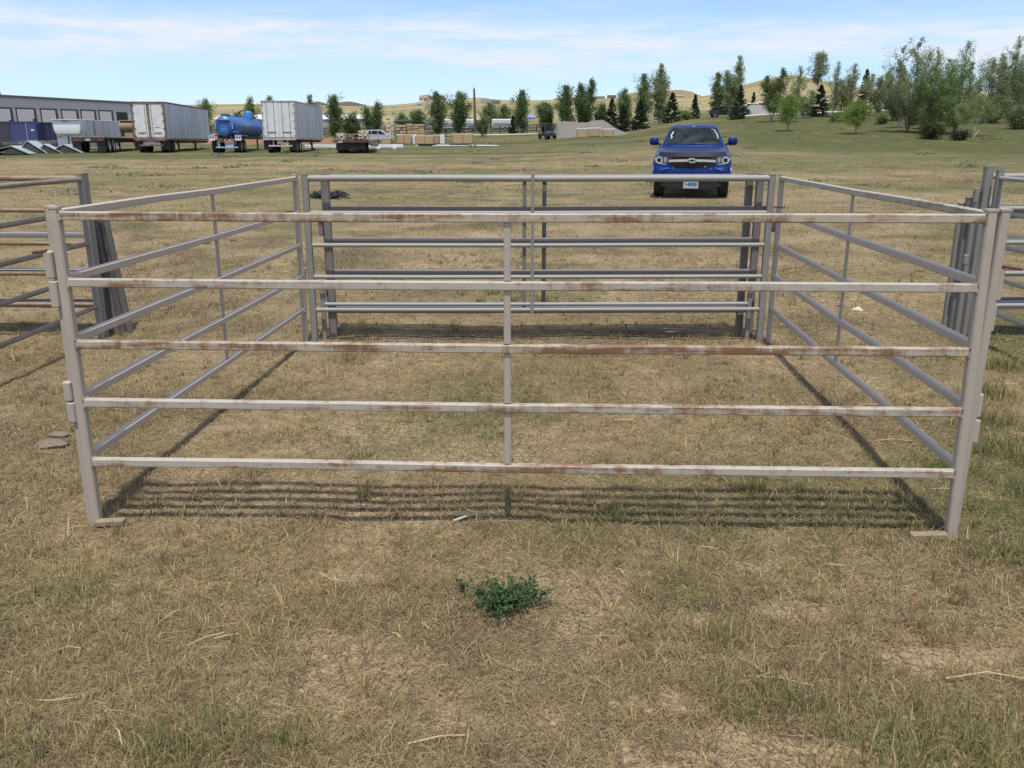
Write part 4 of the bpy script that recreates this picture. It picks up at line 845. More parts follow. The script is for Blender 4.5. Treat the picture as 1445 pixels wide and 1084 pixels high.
# ------------------------------------------------------------------ warehouse on the left
def onray(px, A, D):
    """parameter s along A + s*D where the line crosses image column px"""
    u = (px - 722.5) / 1257.0; return (u * A[1] - A[0]) / (D[0] - u * D[1])
def warehouse():
    A = Vector((-115.0, 200.0)); D = Vector((16.5, 44.0)).normalized(); zr = 11.3; z0 = 3.6
    t = thing('warehouse', 'long grey metal warehouse with a row of pale overhead doors', 'warehouse', (A.x, A.y, z0), math.atan2(D.y, D.x))
    s0 = -70.0; s1 = onray(222, A, D); H = zr - z0
    mw = plain('grey metal siding', (.46, .445, .48), .55, var=.06, scale=.6, stretch=(1, 1, .2)); md = plain('pale overhead door', (.54, .52, .53), .5, var=.05)
    mb = MB(); mb.box(((s0 + s1) / 2, 12, H / 2), (s1 - s0, 24, H)); mb.build('wall', mw, t)
    mb = MB(); mb.box(((s0 + s1) / 2, 12, H + .1), (s1 - s0 + .6, 24.6, .5)); mb.prism([(-.3, H + .35), (24.3, H + .35), (12, H + 1.0)], s0 - .3, s1 + .3, 'x'); mb.build('roof', plain('dark roof trim', (.10, .10, .115), .6), t)
    for px0, px1, ra, rb in ((-8, 21, 153.5, 175), (31, 54, 154.5, 173.5), (65, 84, 155.5, 175), (94, 113, 156.5, 175), (121, 138, 157, 176), (146, 162, 157.5, 176)):
        a, b = onray(px0, A, D), onray(px1, A, D); Yc = A.y + D.y * (a + b) / 2; zt = zrow(Yc, ra) - z0; zb = zrow(Yc, rb) - z0
        mb = MB(); mb.box(((a + b) / 2, -.10, (zt + zb) / 2), (b - a + .9, .2, zt - zb + .7)); fr = mb.build('door_frame_shade', plain('dark door frame and shade', (.045, .045, .05), .6), t)  # dark frame, wider on the right, also paints the shadow around the door
        mb = MB()
        for k in range(5): mb.box(((a + b) / 2 - .25, -.22, zb + (zt - zb) * (k + .5) / 5), (b - a, .1, (zt - zb) / 5 - .004), bev=.006)
        mb.build('overhead_door', md, fr)
        mb = MB()
        for e in ((a + .2, b - .8) if px0 > 90 and px0 < 100 else (b - .5,)): mb.box((e, -.4, zb + .45), (.5, .4, .9))
        mb.build('dock_bumper', m_blk, fr)
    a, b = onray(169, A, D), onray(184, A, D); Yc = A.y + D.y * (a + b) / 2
    mb = MB(); zt = zrow(Yc, 158.5) - z0; mb.box(((a + b) / 2, -.06, zt / 2), (b - a, .14, zt)); mb.build('doorway_dark_slab', m_blk, t)  # flat black slab painted in for the unlit inside of the open doorway
    a = onray(14, A, D); mb = MB(); mb.tube([(a, .6, H), (a - .5, .6, H + 2.9)], .14, 6); mb.build('mast', plain('red mast', (.3, .06, .05), .5), t)
warehouse()
# ------------------------------------------------------------------ containers and scrap on the left
def container(px0, px1, Y, h, depth, col, label, rz=0, group='shipping containers', door=False):
    x0, x1 = xcol(px0, Y), xcol(px1, Y); W = x1 - x0; x = (x0 + x1) / 2; z = gz(x, Y); t = thing('shipping_container', label, 'container', (x, Y, z), rz, group)
    mc = plain('container paint', col, .5, var=.12, scale=1.5, dirt=(.09, .075, .06), dirtamt=.35); mb = MB(); n = int(W / .56); prof = []
    for k in range(n):
        a = -W / 2 + .12 + (W - .24) * k / n; w = (W - .24) / n; prof += [(a, .06), (a + w * .35, .06), (a + w * .5, .0), (a + w * .85, .0)]
    prof += [(W / 2 - .12, .06), (W / 2 - .12, .3), (-W / 2 + .12, .3)]
    mb.prism(prof, .15, h - .12, 'z'); mb.box((0, depth / 2 + .2, h / 2), (W - .02, depth - .2, h - .1)); mb.build('corrugated_side', mc, t)
    mb = MB()
    for s in (-1, 1): mb.box((s * (W / 2 - .06), .06, h / 2), (.12, .16, h))
    mb.box((0, .05, h - .07), (W - .26, .14, .14)); mb.box((0, .05, .08), (W - .26, .14, .16)); mb.build('frame', mc, t)
    if door:
        mb = MB(); mb.box((W / 2 - .75, -.03, h / 2), (1.2, .05, h - .4)); d = mb.build('door', mc, t)
        mb = MB(); mb.box((W / 2 - .55, -.07, h * .62), (.35, .03, .18)); mb.build('notice', m_white, d)
        mb = MB(); mb.tube([(W / 2 - 1.3, -.07, .2), (W / 2 - 1.3, -.07, h - .2)], .04, 6); mb.build('lock_rod', m_plate, d)
container(-60, 14.6, 112, 2.62, 2.4, (.05, .052, .068), 'charcoal shipping container at the left edge, below the warehouse')
container(15.2, 55, 111, 2.7, 2.4, (.045, .065, .19), 'corrugated blue shipping container with a small white notice by its door', door=True)
container(56, 84, 112.5, 2.62, 2.4, (.022, .025, .085), 'navy shipping container half hidden by the white gooseneck trailer')
R = random.Random(21)
m_scrap = plain('grey scrap', (.21, .2, .19), .85, var=.5, scale=2.2, dirt=(.08, .06, .05), dirtamt=.6)
for px0, px1, Y, h, lb in ((-30, 22, 92, .62, 'low heap of grey scrap at the left edge before the charcoal container'), (23, 50, 94, .8, 'heap of grey timber and scrap before the blue container'), (51, 76, 96, .7, 'dark scrap heap with a grey drum before the navy container')):
    x0, x1 = xcol(px0, Y), xcol(px1, Y); x = (x0 + x1) / 2; mb = MB(); W = x1 - x0
    for k in range(34):
        w = R.uniform(.3, 1.3); mb.box((R.uniform(-W / 2, W / 2), R.uniform(-.8, .8), h * R.uniform(.08, .8)), (w, R.uniform(.2, .8), R.uniform(.1, .35)), rz=R.uniform(0, 3), ry=R.uniform(-.3, .3))
    for k in range(8): xx = R.uniform(-W / 2, W / 2 - 1); mb.tube([(xx, R.uniform(-.5, .5), h * .7), (xx + R.uniform(.6, 1.8), R.uniform(-.5, .5), h * R.uniform(.5, 1))], .05, 6)
    o = mb.build('scrap_heap', m_scrap); o.location = (x, Y, gz(x, Y)); setp(o, label=lb, category='scrap', group='scrap heaps by the containers')
m_sheet = plain('galvanised ridge sheet', (.46, .52, .53), .38, var=.08, scale=1.2, metal=.25, dirt=(.3, .32, .31), dirtamt=.4); m_under = plain('dark underside', (.06, .055, .05), .8)
for px0, px1, Y, h, L, rz, lb in ((-26, 34, 64, .62, 4.6, .25, 'long pale ridge sheet at the left edge'), (31, 58, 66, .95, 4.5, .35, 'tall pale ridge sheet second from the left edge'), (62, 80, 67, .72, 4.5, .4, 'short pale ridge sheet in front of the navy container'), (76, 108, 68, .68, 4.5, .35, 'wide pale ridge sheet in front of the gooseneck trailer')):
    x0, x1 = xcol(px0, Y), xcol(px1, Y); x = x1 - .4; t = thing('ridge_sheet', lb + ', lying open end toward the field', 'roof sheet', (x, Y, gz(x, Y)), rz, 'galvanised ridge sheets on the ground')
    W = x1 - x0
    poly = [(-W, .02), (-W, .05), (-.55, h), (.62, .06), (.62, .02), (-.55, h - .05)]
    mb = MB(); mb.prism(poly, 0, L, 'y'); mb.build('sheet', m_sheet, t)
    mb = MB(); mb.prism([(-.55 - h * 1.1, .02), (-.56, h - .09), (.45, .02)], .05, L - .1, 'y'); mb.build('dark_infill', m_under, t)  # dark solid filling the hollow beneath each sheet
# berm of red earth behind the trailers
n = 90; V = []
for k in range(n):
    px = 150 + k * 340 / (n - 1); Y = 118 + 2.5 * math.sin(k * .21); X = xcol(px, Y); g = gz(X, Y); hh = (.85 + .25 * math.sin(k * .5) + .2 * math.sin(k * 1.3)) * min(1, k / 6, (n - 1 - k) / 6)
    for a, e in ((-3.4, -.1), (-2.4, .35), (-1.4, .78), (-.5, 1), (.6, .97), (2, .6), (3.4, -.1)): V.append((X, Y + a, g + hh * e))
F = [[k * 7 + a, (k + 1) * 7 + a, (k + 1) * 7 + a + 1, k * 7 + a + 1] for k in range(n - 1) for a in range(6)]
o = np_obj('earth_bank', V, [F], plain('red earth', (.27, .135, .085), .95, var=.25, scale=1.5, dirt=(.16, .13, .07), dirtamt=.4, spec=.1), smooth=True); o['kind'] = 'structure'
# ------------------------------------------------------------------ crates, sheets, beam
def crate(px0, px1, Y, row_top, label, depth=1.3, lid=None, group='timber crates on the grass', sag=0):
    x0, x1 = xcol(px0, Y), xcol(px1, Y); W = x1 - x0; x = (x0 + x1) / 2; z = gz(x, Y); h = zrow(Y, row_top) - z; t = thing('crate', label, 'crate', (x, Y, z), R.uniform(-.06, .06), group)
    mb = MB(); n = max(4, int(h / .14))
    for k in range(n):
        e = .12 + (h - .14) * (k + .5) / n; mb.box((0, .03, e), (W - .1, .03, (h - .14) / n - .015)); mb.box((0, depth - .03, e), (W - .1, .03, (h - .14) / n - .015))
        for s in (-1, 1): mb.box((s * (W / 2 - .05), depth / 2, e), (.03, depth - .1, (h - .14) / n - .015))
    mb.box((0, depth / 2, h / 2), (W - .2, depth - .2, h - .2)); mb.build('slat_side', m_wood, t)
    for s in np.linspace(-W / 2 + .06, W / 2 - .06, 3 if W > 1.6 else 2): mb = MB(); mb.box((float(s), -.01, h / 2 + .0), (.11, .05, h - .16)); mb.build('post', m_woodd, t)
    mb = MB()
    for k in range(4): mb.box((0, depth * (k + .5) / 4, h + .01), (W + .08, depth / 4 - .03, .16), ry=sag)
    mb.build('lid', lid or m_lumber, t)  # lid paler than the sides: its sunlit top edge is put into the colour
    mb = MB()
    for s in (-W * .35, 0, W * .35): mb.box((s, depth / 2, .05), (.1, depth, .1))
    mb.build('skid', m_woodd, t)
crate(519, 533.5, 110, 195.5, 'small timber crate in front of the silver car, the left one of two'); crate(536.5, 552, 110, 195, 'small timber crate in front of the silver car, the right one of two')
crate(560, 581, 112, 190.5, 'square timber crate between the silver car and the wide crate', sag=.05); crate(586, 612, 110, 192, 'wide timber crate with a smooth pale front'); crate(613, 619.5, 112, 191, 'narrow timber crate wedged against the wide one')
crate(638.5, 668, 111, 189.5, 'lone wide timber crate at the right of the yard row', lid=m_lumber)
crate(813, 828, 114, 182, 'orange brown timber crate at the foot of the gravel heap, leftmost of three', lid=m_white); crate(830, 847, 116, 181, 'timber crate at the foot of the gravel heap, middle of three', lid=m_white); crate(850, 866, 114, 182.5, 'timber crate with a white lid, rightmost of three by the gravel heap', lid=m_white)
for px0, px1, Y, rt, lb in ((581, 588, 113.6, 190, 'white upright panel between two timber crates'), (619, 627.5, 113.2, 190, 'large white upright panel at the right of the crates'), (515, 519, 111.6, 196, 'thin white upright panel left of the small crates'), (533.5, 537, 111.6, 196, 'thin white upright panel between the two small crates')):
    x0, x1 = xcol(px0, Y), xcol(px1, Y); z = gz(x0, Y); h = zrow(Y, rt) - z; t = thing('white_panel', lb, 'panel', ((x0 + x1) / 2, Y, z), .1, 'white panels among the crates')
    mb = MB(); mb.box((0, 0, h / 2), (x1 - x0, .25, h), bev=.03); mb.build('panel', m_white, t); mb = MB(); mb.box((0, 0, -.02), (x1 - x0 - .1, .5, .12)); mb.build('foot_rail', m_woodd, t)
Y = 84; x0, x1 = xcol(430, Y), xcol(567, Y); mb = MB(); mb.sq((x0, Y, gz(x0, Y) + .28), (x1, Y + 1, gz(x1, Y + 1) + .28), .3, .3, 0, .03)
for k in range(6): a = x0 + (x1 - x0) * (k + .5) / 6; mb.box((a, Y + .5, gz(a, Y) + .06), (.3, .5, .16))
o = mb.build('white_beam', m_white); setp(o, label='long white beam lying on blocks behind the lumber trailer', category='beam')
# bundle of long offcuts in front of the lone crate
m_pv = plain('pale plastic trim', (.52, .55, .52), .5, var=.2)
for k, (px0, px1, r, dark, lb) in enumerate(((586, 700, 208.5, 0, 'long grey plastic trim lying before the wide crates'), (590, 616, 207.5, 1, 'black plastic bundle lying left on the grey trim'), (634, 662, 206.6, 1, 'black plastic bundle lying before the lone crate'), (610, 680, 209, 0, 'second grey plastic trim, shorter, nearer the camera'), (660, 704, 207.3, 0, 'pale trim strip lying right of the lone crate'))):
    Y = 97 - k * .5; x0, x1 = xcol(px0, Y), xcol(px1, Y); z = max(gz(x0, Y), gz(x1, Y)) + .10 + (.12 if dark else 0); mb = MB()
    for q in range(3): mb.sq((x0 + q * .3, Y + q * .22, z + .03 * (q % 2)), (x1 - q * .2, Y + q * .3, z), .16 if not dark else .3, .10 if not dark else .22, 0, .02)
    o = mb.build('trim_bundle', m_blk if dark else m_pv); setp(o, label=lb, category='trim bundle', group='trim bundles before the crates')
# silver car side-on behind the small crates
def car(px0, px1, Y, label, col, group=None, suv=True, rz=0.0, name='parked_car', L=4.6):
    x = xcol((px0 + px1) / 2, Y); t = thing(name, label, 'car', (x, Y, gz(x, Y)), rz, group); k = L / 4.6
    mc = plain('car paint', col, .35, var=.04, coat=.6)
    def sec(w): return [(-2.28 * k, w, .45), (-2.3 * k, w, .75), (-2.2 * k, w, .95), (-1.3 * k, w, 1.06), (.0, w, 1.05), (1.5 * k, w, 1.0), (2.15 * k, w, .88), (2.3 * k, w, .68), (2.28 * k, w, .4), (0, w, .34)]
    mb = MB(); mb.loft([[(a, b * .96, c) for a, b, c in sec(-.9)], sec(-.82), sec(.82), [(a, b * .96, c) for a, b, c in sec(.9)]])
    def roof(w): return [(-2.1 * k, w, 1.0), (-1.75 * k, w * .85, 1.55), (-1.3 * k, w * .8, 1.66), (.1 * k, w * .8, 1.68), (.55 * k, w * .82, 1.56), (1.35 * k, w, 1.0)]
    mb.loft([roof(-.82), roof(-.6), roof(.6), roof(.82)]); mb.build('body', mc, t)
    for s in (-1, 1):
        mb = MB()
        for p in ([(-1.85, 1.06), (-1.62, 1.5), (-1.0, 1.54), (-.95, 1.06)], [(-.88, 1.06), (-.9, 1.54), (-.05, 1.55), (-.02, 1.06)], [(.05, 1.06), (.03, 1.55), (.42, 1.5), (1.12, 1.06)]):
            V = [(a * k, s * (.83 - .14 * (e - 1.06) / .6), e) for a, e in p]; V2 = [(a, b - s * .04, c) for a, b, c in V]; mb.add(V + V2, [(0, 1, 2, 3), (7, 6, 5, 4), (0, 4, 5, 1), (1, 5, 6, 2), (2, 6, 7, 3), (3, 7, 4, 0)])
        mb.build('window', m_glass, t)
        for a in (-1.4, 1.4):
            w = wheel(t, 0, 0, .35, .22, m_rimg, False, s); w.rotation_euler = (0, 0, math.pi / 2); w.location = (a * k, s * .8, .35)
        mb = MB(); mb.box((2.24 * k, s * .62, .78), (.08, .3, .14)); mb.build('headlight', m_plate, t); mb = MB(); mb.box((-2.27 * k, s * .66, .85), (.06, .25, .2)); mb.build('tail_lamp', m_red, t)
    return t
car(517, 553, 125, 'silver estate car parked side on behind the two small crates', (.40, .42, .45), L=4.4)
# ------------------------------------------------------------------ small utility vehicle
def utv():
    Y = 118; x = xcol(778, Y); t = thing('utility_vehicle', 'black off road utility buggy with a roll cage by the gravel heap', 'buggy', (x, Y, gz(x, Y)), .35)
    mg = plain('dark grey body', (.035, .037, .04), .5)
    mb = MB(); mb.loft([[(a * k, y, e) for a, e in ((-.62, .42), (.62, .42), (.70, .72), (.5, c), (-.5, c), (-.70, .72))] for y, k, c in ((-.1, .8, .86), (.15, 1, 1.0), (.9, 1.05, 1.06), (1.0, 1.05, .8), (2.0, 1.05, .75), (2.1, 1.05, 1.0), (3.0, 1.05, 1.0))], smooth=False); mb.build('body', mg, t)
    mb = MB()
    for s in (-1, 1): mb.tube([(s * .62, .85, 1.0), (s * .58, 1.15, 1.9), (s * .58, 2.0, 1.95), (s * .62, 2.15, 1.0)], .035, 8)
    for y, e in ((1.15, 1.9), (2.0, 1.95)): mb.tube([(-.58, y, e), (.58, y, e)], .035, 8)
    mb.build('roll_cage', m_black, t)
    mb = MB(); mb.box((0, 1.58, 1.97), (1.25, 1.0, .05), bev=.02); mb.build('roof', plain('grey roof', (.12, .12, .12), .5), t)
    mb = MB(); mb.add([(-.56, .93, 1.08), (.56, .93, 1.08), (.53, 1.14, 1.78), (-.53, 1.14, 1.78), (-.56, .95, 1.08), (.56, .95, 1.08), (.53, 1.16, 1.78), (-.53, 1.16, 1.78)], [(0, 1, 2, 3), (7, 6, 5, 4), (0, 4, 5, 1), (1, 5, 6, 2), (2, 6, 7, 3), (3, 7, 4, 0)]); mb.build('windshield', m_glass, t)
    mb = MB(); mb.box((0, 1.75, .95), (1.1, .5, .14)); mb.box((0, 1.98, 1.25), (1.1, .14, .6)); mb.build('seat', m_blk, t)
    for s in (-1, 1):
        mb = MB(); mb.box((s * .42, -.09, .82), (.2, .04, .1)); mb.build('headlight', m_plate, t)
        for y in (.35, 2.5): wheel(t, s * .62, y, .34, .28, m_black, False, s)
    mb = MB(); mb.tube([(-.35, -.2, .45), (-.3, -.22, .7), (.3, -.22, .7), (.35, -.2, .45)], .03, 6); mb.build('bumper', m_black, t)
utv()
# ------------------------------------------------------------------ gravel heaps
def heap(px0, px1, Y, crest, label, col, depth=7, cat='gravel heap'):
    n, p = 64, 26; x0, x1 = xcol(px0, Y), xcol(px1, Y); V = []; g0 = gz((x0 + x1) / 2, Y)
    for i in range(n):
        X = x0 + (x1 - x0) * i / (n - 1); px = px0 + (px1 - px0) * i / (n - 1); top = zrow(Y, np.interp(px, [a for a, b in crest], [b for a, b in crest]))
        for j in range(p):
            s = j / (p - 1) * 2 - 1; yy = Y + s * depth; g = gz(X, yy) - .08; e = max(0, 1 - abs(s) ** 1.25); hh = max(0.0, top - g) * e
            hh *= 1 + .22 * (float(fbm(np.array(X * .8), np.array(yy * .8), 91, 4)) - .5)
            V.append((X, yy, g + hh))
    F = [[i * p + j, (i + 1) * p + j, (i + 1) * p + j + 1, i * p + j + 1] for i in range(n - 1) for j in range(p - 1)]
    o = np_obj('gravel_heap', V, [F], plain('gravel', col, .95, var=.45, scale=9, bump=.8, spec=.1, dirt=tuple(c * .6 for c in col), dirtamt=.4), smooth=True)
    return setp(o, label=label, category=cat)
heap(781, 888, 126, [(781, 186), (786, 174), (795, 171), (808, 172), (826, 173), (838, 170), (848, 169.5), (858, 174), (868, 181), (880, 187), (888, 191)], 'broad grey gravel heap behind the buggy and the three crates', (.20, .178, .158), 8)
heap(1046, 1082, 150, [(1046, 168), (1050, 150), (1058, 148), (1070, 149), (1082, 160)], 'grey gravel heap partly behind the big spruce right of the blue pickup', (.26, .235, .225), 5)
# ------------------------------------------------------------------ fences, pole, yard clutter behind the trees
m_rail = plain('dark weathered rail', (.085, .075, .065), .85, var=.4, scale=3)
def railfence(px0, px1, Y0, Y1, label, h=1.25, n=None, rails=3):
    P = [Vector((xcol(px0 + (px1 - px0) * f, Y0 + (Y1 - Y0) * f), Y0 + (Y1 - Y0) * f)) for f in np.linspace(0, 1, n or max(3, int(abs(px1 - px0) / 11)))]
    a = P[0]; t = thing('rail_fence', label, 'fence', (a.x, a.y, gz(a.x, a.y)), 0, 'rail fences beyond the field'); z0 = gz(a.x, a.y)
    for p in P: mb = MB(); z = gz(p.x, p.y) - z0; mb.tube([(p.x - a.x, p.y - a.y, z - .1), (p.x - a.x, p.y - a.y, z + h + .12)], .09, 7); mb.build('post', m_rail, t)
    for k in range(rails):
        mb = MB(); e = h * (k + 1) / rails; mb.sweep([(p.x - a.x, p.y - a.y - .1, gz(p.x, p.y) - z0 + e) for p in P], [(.075, -.05), (.075, .05), (-.075, .05), (-.075, -.05)], up=(0, 1, 0)); mb.build('rail', m_rail, t)
railfence(655, 795, 150, 152, 'dark three rail fence between the lone crate and the gravel heap', 1.35); railfence(458, 655, 154, 151, 'dark three rail fence behind the lumber trailer and crates', 1.35); railfence(235, 380, 158, 156, 'dark rail fence seen under the blue tanker', 1.35)
m_rail = plain('pale fence rail', (.42, .39, .34), .8, var=.2)
railfence(906, 940, 150, 151, 'pale rail fence behind the spruces left of the blue pickup', 1.5, 5)
def strip(px0, px1, Y, w, name, m):     # narrow paved path following the terrain
    n = 60; V = []
    for k in range(n):
        px = px0 + (px1 - px0) * k / (n - 1); X = xcol(px, Y)
        for a in (0, w): V.append((X, Y + a, gz(X, Y + a) + .14))
        for a in (w, 0): V.append((X, Y + a, gz(X, Y + a) - .2))
    F = [[k * 4 + a, (k + 1) * 4 + a, (k + 1) * 4 + (a + 1) % 4, k * 4 + (a + 1) % 4] for k in range(n - 1) for a in range(4)]
    o = np_obj(name, V, [F], m); o['kind'] = 'structure'
m_path = plain('pale gravel path', (.44, .40, .31), .9, var=.12)
strip(600, 800, 146.5, 2.4, 'path', m_path); strip(1030, 1240, 137, 3, 'road', plain('pale concrete road', (.47, .44, .38), .85, var=.1)); strip(1230, 1600, 139, 3.5, 'road', bpy.data.materials['pale concrete road'])
Y = 165; x = xcol(671, Y); t = thing('utility_pole', 'tall brown wooden utility pole rising above the trees', 'pole', (x, Y, gz(x, Y))); h = zrow(Y, 125) - gz(x, Y)
mb = MB(); mb.tube([(0, 0, 0), (-.15, 0, h)], (.26, .17), 10); mb.build('pole', plain('brown pole', (.14, .085, .055), .85, var=.3, scale=4), t); mb = MB(); mb.tube([(-.15, .0, h - .02), (-.3, 0, h + .6)], .05, 6); mb.build('top_pin', m_rail, t)
def shed(px0, px1, Y, row_eave, row_ridge, label, wall, roof, depth=9, windows=(), name='shed', cat='building', gable=False, rz=0.0, group=None, doors=()):
    x0, x1 = xcol(px0, Y), xcol(px1, Y); x = (x0 + x1) / 2; W = x1 - x0; z = min(gz(x0, Y), gz(x1, Y)) - .15; he = zrow(Y, row_eave) - z; hr = zrow(Y + depth / 2, row_ridge) - z
    t = thing(name, label, cat, (x, Y, z), rz, group); mwl = plain('wall', wall, .7, var=.06, scale=.5)
    mb = MB()
    if gable: mb.prism([(-W / 2, 0), (W / 2, 0), (W / 2, he), (0, hr), (-W / 2, he)], 0, depth, 'y')
    else: mb.prism([(0, 0), (depth, 0), (depth, he), (depth / 2, hr), (0, he)], -W / 2, W / 2, 'x')
    mb.build('wall', mwl, t); mb = MB(); o = .25; th = .12
    if gable:
        mb.prism([(-W / 2 - o, he - o * (hr - he) / (W / 2) + .02), (0, hr + .02), (W / 2 + o, he - o * (hr - he) / (W / 2) + .02), (W / 2 + o, he + th), (0, hr + th + .05), (-W / 2 - o, he + th)], -o, depth + o, 'y')
    else:
        mb.prism([(-o, he - .05 + .02), (depth / 2, hr + .02), (depth + o, he - .03), (depth + o, he + th), (depth / 2, hr + th + .05), (-o, he + th)], -W / 2 - o, W / 2 + o, 'x')
    mb.build('roof', plain('roof', roof, .5, var=.05), t)
    for a, b, e0, e1 in windows:
        mb = MB(); mb.box((-W / 2 + W * (a + b) / 2, -.03, he * (e0 + e1) / 2), (W * (b - a), .1, he * (e1 - e0))); mb.build('window', m_glass, t)
    for a, b, e1 in doors:
        mb = MB(); mb.box((-W / 2 + W * (a + b) / 2, -.04, he * e1 / 2), (W * (b - a), .12, he * e1)); mb.build('door', plain('door', tuple(c * .5 for c in wall), .6), t)
    return t
shed(306, 526, 215, 168.5, 163, 'long low building with a bright white roof behind the trailers', (.33, .34, .36), (.80, .81, .82), 14, windows=((.295, .315, .2, .75),), doors=((.62, .66, .8),))
for k, (a, b, rt, rb, lb) in enumerate(((598, 644, 168, 182, 'white stock trailer behind the poplars right of the green canopy'), (646, 676, 168.5, 182, 'white box trailer beside the foot of the utility pole'), (694, 726, 168, 181, 'pale stock trailer right of the utility pole'))):
    Y = 168 + k; x0, x1 = xcol(a, Y), xcol(b, Y); W = x1 - x0; x = (x0 + x1) / 2; z = gz(x, Y); h = zrow(Y, rt) - z; t = thing('stock_trailer', lb, 'trailer', (x, Y, z), 0, 'pale trailers beyond the rail fence')
    mb = MB(); mb.box((0, 1.2, h / 2 + .3), (W, 2.4, h - .6), bev=.15); mb.build('body', plain('pale trailer skin', (.58, .6, .62), .45, var=.06), t); mb = MB(); mb.box((0, -.02, h * .62), (W * .86, .06, h * .16)); mb.build('side_vent', plain('grey vent', (.25, .26, .27), .6), t)
    mb = MB(); mb.box((0, 1.2, .42), (W * .95, 2.0, .25)); mb.build('chassis', m_black, t)
    for s in (.1, .3):
        for f in (0, 2.3): w = wheel(t, W * s, f, .42, .25, m_rimw); w.rotation_euler = (0, 0, math.pi / 2); w.location = (W * s, f, .42)
for px0, px1, Y, rt, n, lb in ((546, 557, 140, 171, 9, 'tall stack of timber pallets right of the silver car'), (561, 574, 138, 176, 5, 'stack of sawn boards left under the green canopy'), (575, 600, 142, 175, 6, 'wide stack of yellow boards behind the crates'), (600, 612, 139, 183, 3, 'low stack of dark boards behind the wide crate')):
    x0, x1 = xcol(px0, Y), xcol(px1, Y); x = (x0 + x1) / 2; z = gz(x, Y); h = zrow(Y, rt) - z; mb = MB()
    for k in range(n):
        for q in range(3): mb.box(((x1 - x0) * (q - 1) / 3.1, R.uniform(-.1, .1), h * (k + .5) / n), ((x1 - x0) / 3.3, 1.3, h / n * R.uniform(.6, .85)), rz=R.uniform(-.04, .04))
    o = mb.build('board_stack', m_wood if 'yellow' in lb or 'sawn' in lb else m_lumber if 'pallets' in lb else m_woodd); o.location = (x, Y, z); setp(o, label=lb, category='boards', group='board stacks in the yard')
def canopy(px0, px1, Y, rp, re, label, col, cat, W2=3):
    x0, x1 = xcol(px0, Y), xcol(px1, Y); x = (x0 + x1) / 2; z = gz(x, Y); zp = zrow(Y, rp) - z; ze = zrow(Y, re) - z; w = (x1 - x0) / 2; t = thing('canopy_tent' if 'tent' in label else 'canopy', label, cat, (x, Y, z))
    mb = MB(); e = ze - .3; mb.add([(-w, -W2, ze), (w, -W2, ze), (w, W2, ze), (-w, W2, ze), (0, 0, zp), (-w, -W2, e), (w, -W2, e), (w, W2, e), (-w, W2, e)], [(0, 1, 4), (1, 2, 4), (2, 3, 4), (3, 0, 4), (0, 5, 6, 1), (1, 6, 7, 2), (2, 7, 8, 3), (3, 8, 5, 0)]); mb.build('cover', plain('canopy cloth', col, .7, var=.08), t)
    for a in (-1, 1):
        for b in (-1, 1): mb = MB(); mb.tube([(a * w * .97, b * W2 * .97, 0), (a * w * .97, b * W2 * .97, ze)], .05, 6); mb.build('leg', m_plate, t)
canopy(741, 754, 172, 160, 165.5, 'small blue peaked canopy tent behind the rail fence', (.22, .36, .58), 'tent'); canopy(558, 588, 150, 168.5, 171, 'dark green flat canopy over the board stacks', (.03, .055, .04), 'canopy', 2)
# ------------------------------------------------------------------ parked things on the right bank
def boxtruck(px0, px1, Y, rt, label, col, name='camper', cat='camper', rz=0.0, depth=6):
    x0, x1 = xcol(px0, Y), xcol(px1, Y); W = x1 - x0; x = (x0 + x1) / 2; z = gz(x, Y); h = zrow(Y, rt) - z; t = thing(name, label, cat, (x, Y, z), rz)
    mb = MB(); mb.loft([[(-W / 2, y, .5 + d), (W / 2, y, .5 + d), (W / 2, y, h * .75), (W / 2 * .86, y, h - d), (-W / 2 * .86, y, h - d), (-W / 2, y, h * .75)] for y, d in ((0, .12), (.15, 0), (depth, 0))], smooth=False); mb.build('body', plain('camper skin', col, .4, var=.04), t)
    mb = MB(); mb.box((0, -.0, h * .66), (W * .66, .08, h * .2)); mb.build('window', m_glass, t)
    for s in (-1, 1):
        for y in (1.2, depth - 1.2): wheel(t, s * (W / 2 - .15), y, .38, .24, m_rimg, False, s)
    mb = MB(); mb.box((0, depth / 2, .5), (W * .8, depth - .3, .16)); mb.build('chassis', m_black, t)
boxtruck(1248, 1263, 152, 134, 'white camper behind the leaning dark tree on the right bank', (.75, .76, .78)); boxtruck(1275, 1291, 156, 131, 'tall white motorhome glimpsed between the big poplars on the right bank', (.74, .75, .77))
shed(1116, 1142, 158, 152, 144, 'small white shed glimpsed behind the sparse trees right of the gravel heap', (.62, .64, .66), (.72, .74, .76), 5, gable=True)
shed(1226, 1243, 158, 152, 142, 'pale green roofed tent shed left of the white campers', (.55, .6, .57), (.55, .66, .6), 5, gable=True); shed(1417, 1470, 168, 146, 141, 'pale grey shed with a white roof at the right edge', (.42, .42, .43), (.68, .69, .7), 7, windows=((.3, .42, .25, .7),))
car(1432, 1462, 150, 'dark grey car cut off by the right edge on the bank', (.06, .062, .068), L=4.5)
car(1054, 1066, 190, 'small white car parked above the gravel heap, the left one', (.7, .71, .72), 'white cars above the gravel heap', L=4.4); car(1068, 1081, 191, 'small white car parked above the gravel heap, the right one', (.68, .69, .7), 'white cars above the gravel heap', L=4.4)
car(1000, 1036, 142, 'dark maroon car up on the bank behind the blue pickup, left of the big spruce', (.03, .017, .022), L=4.9)
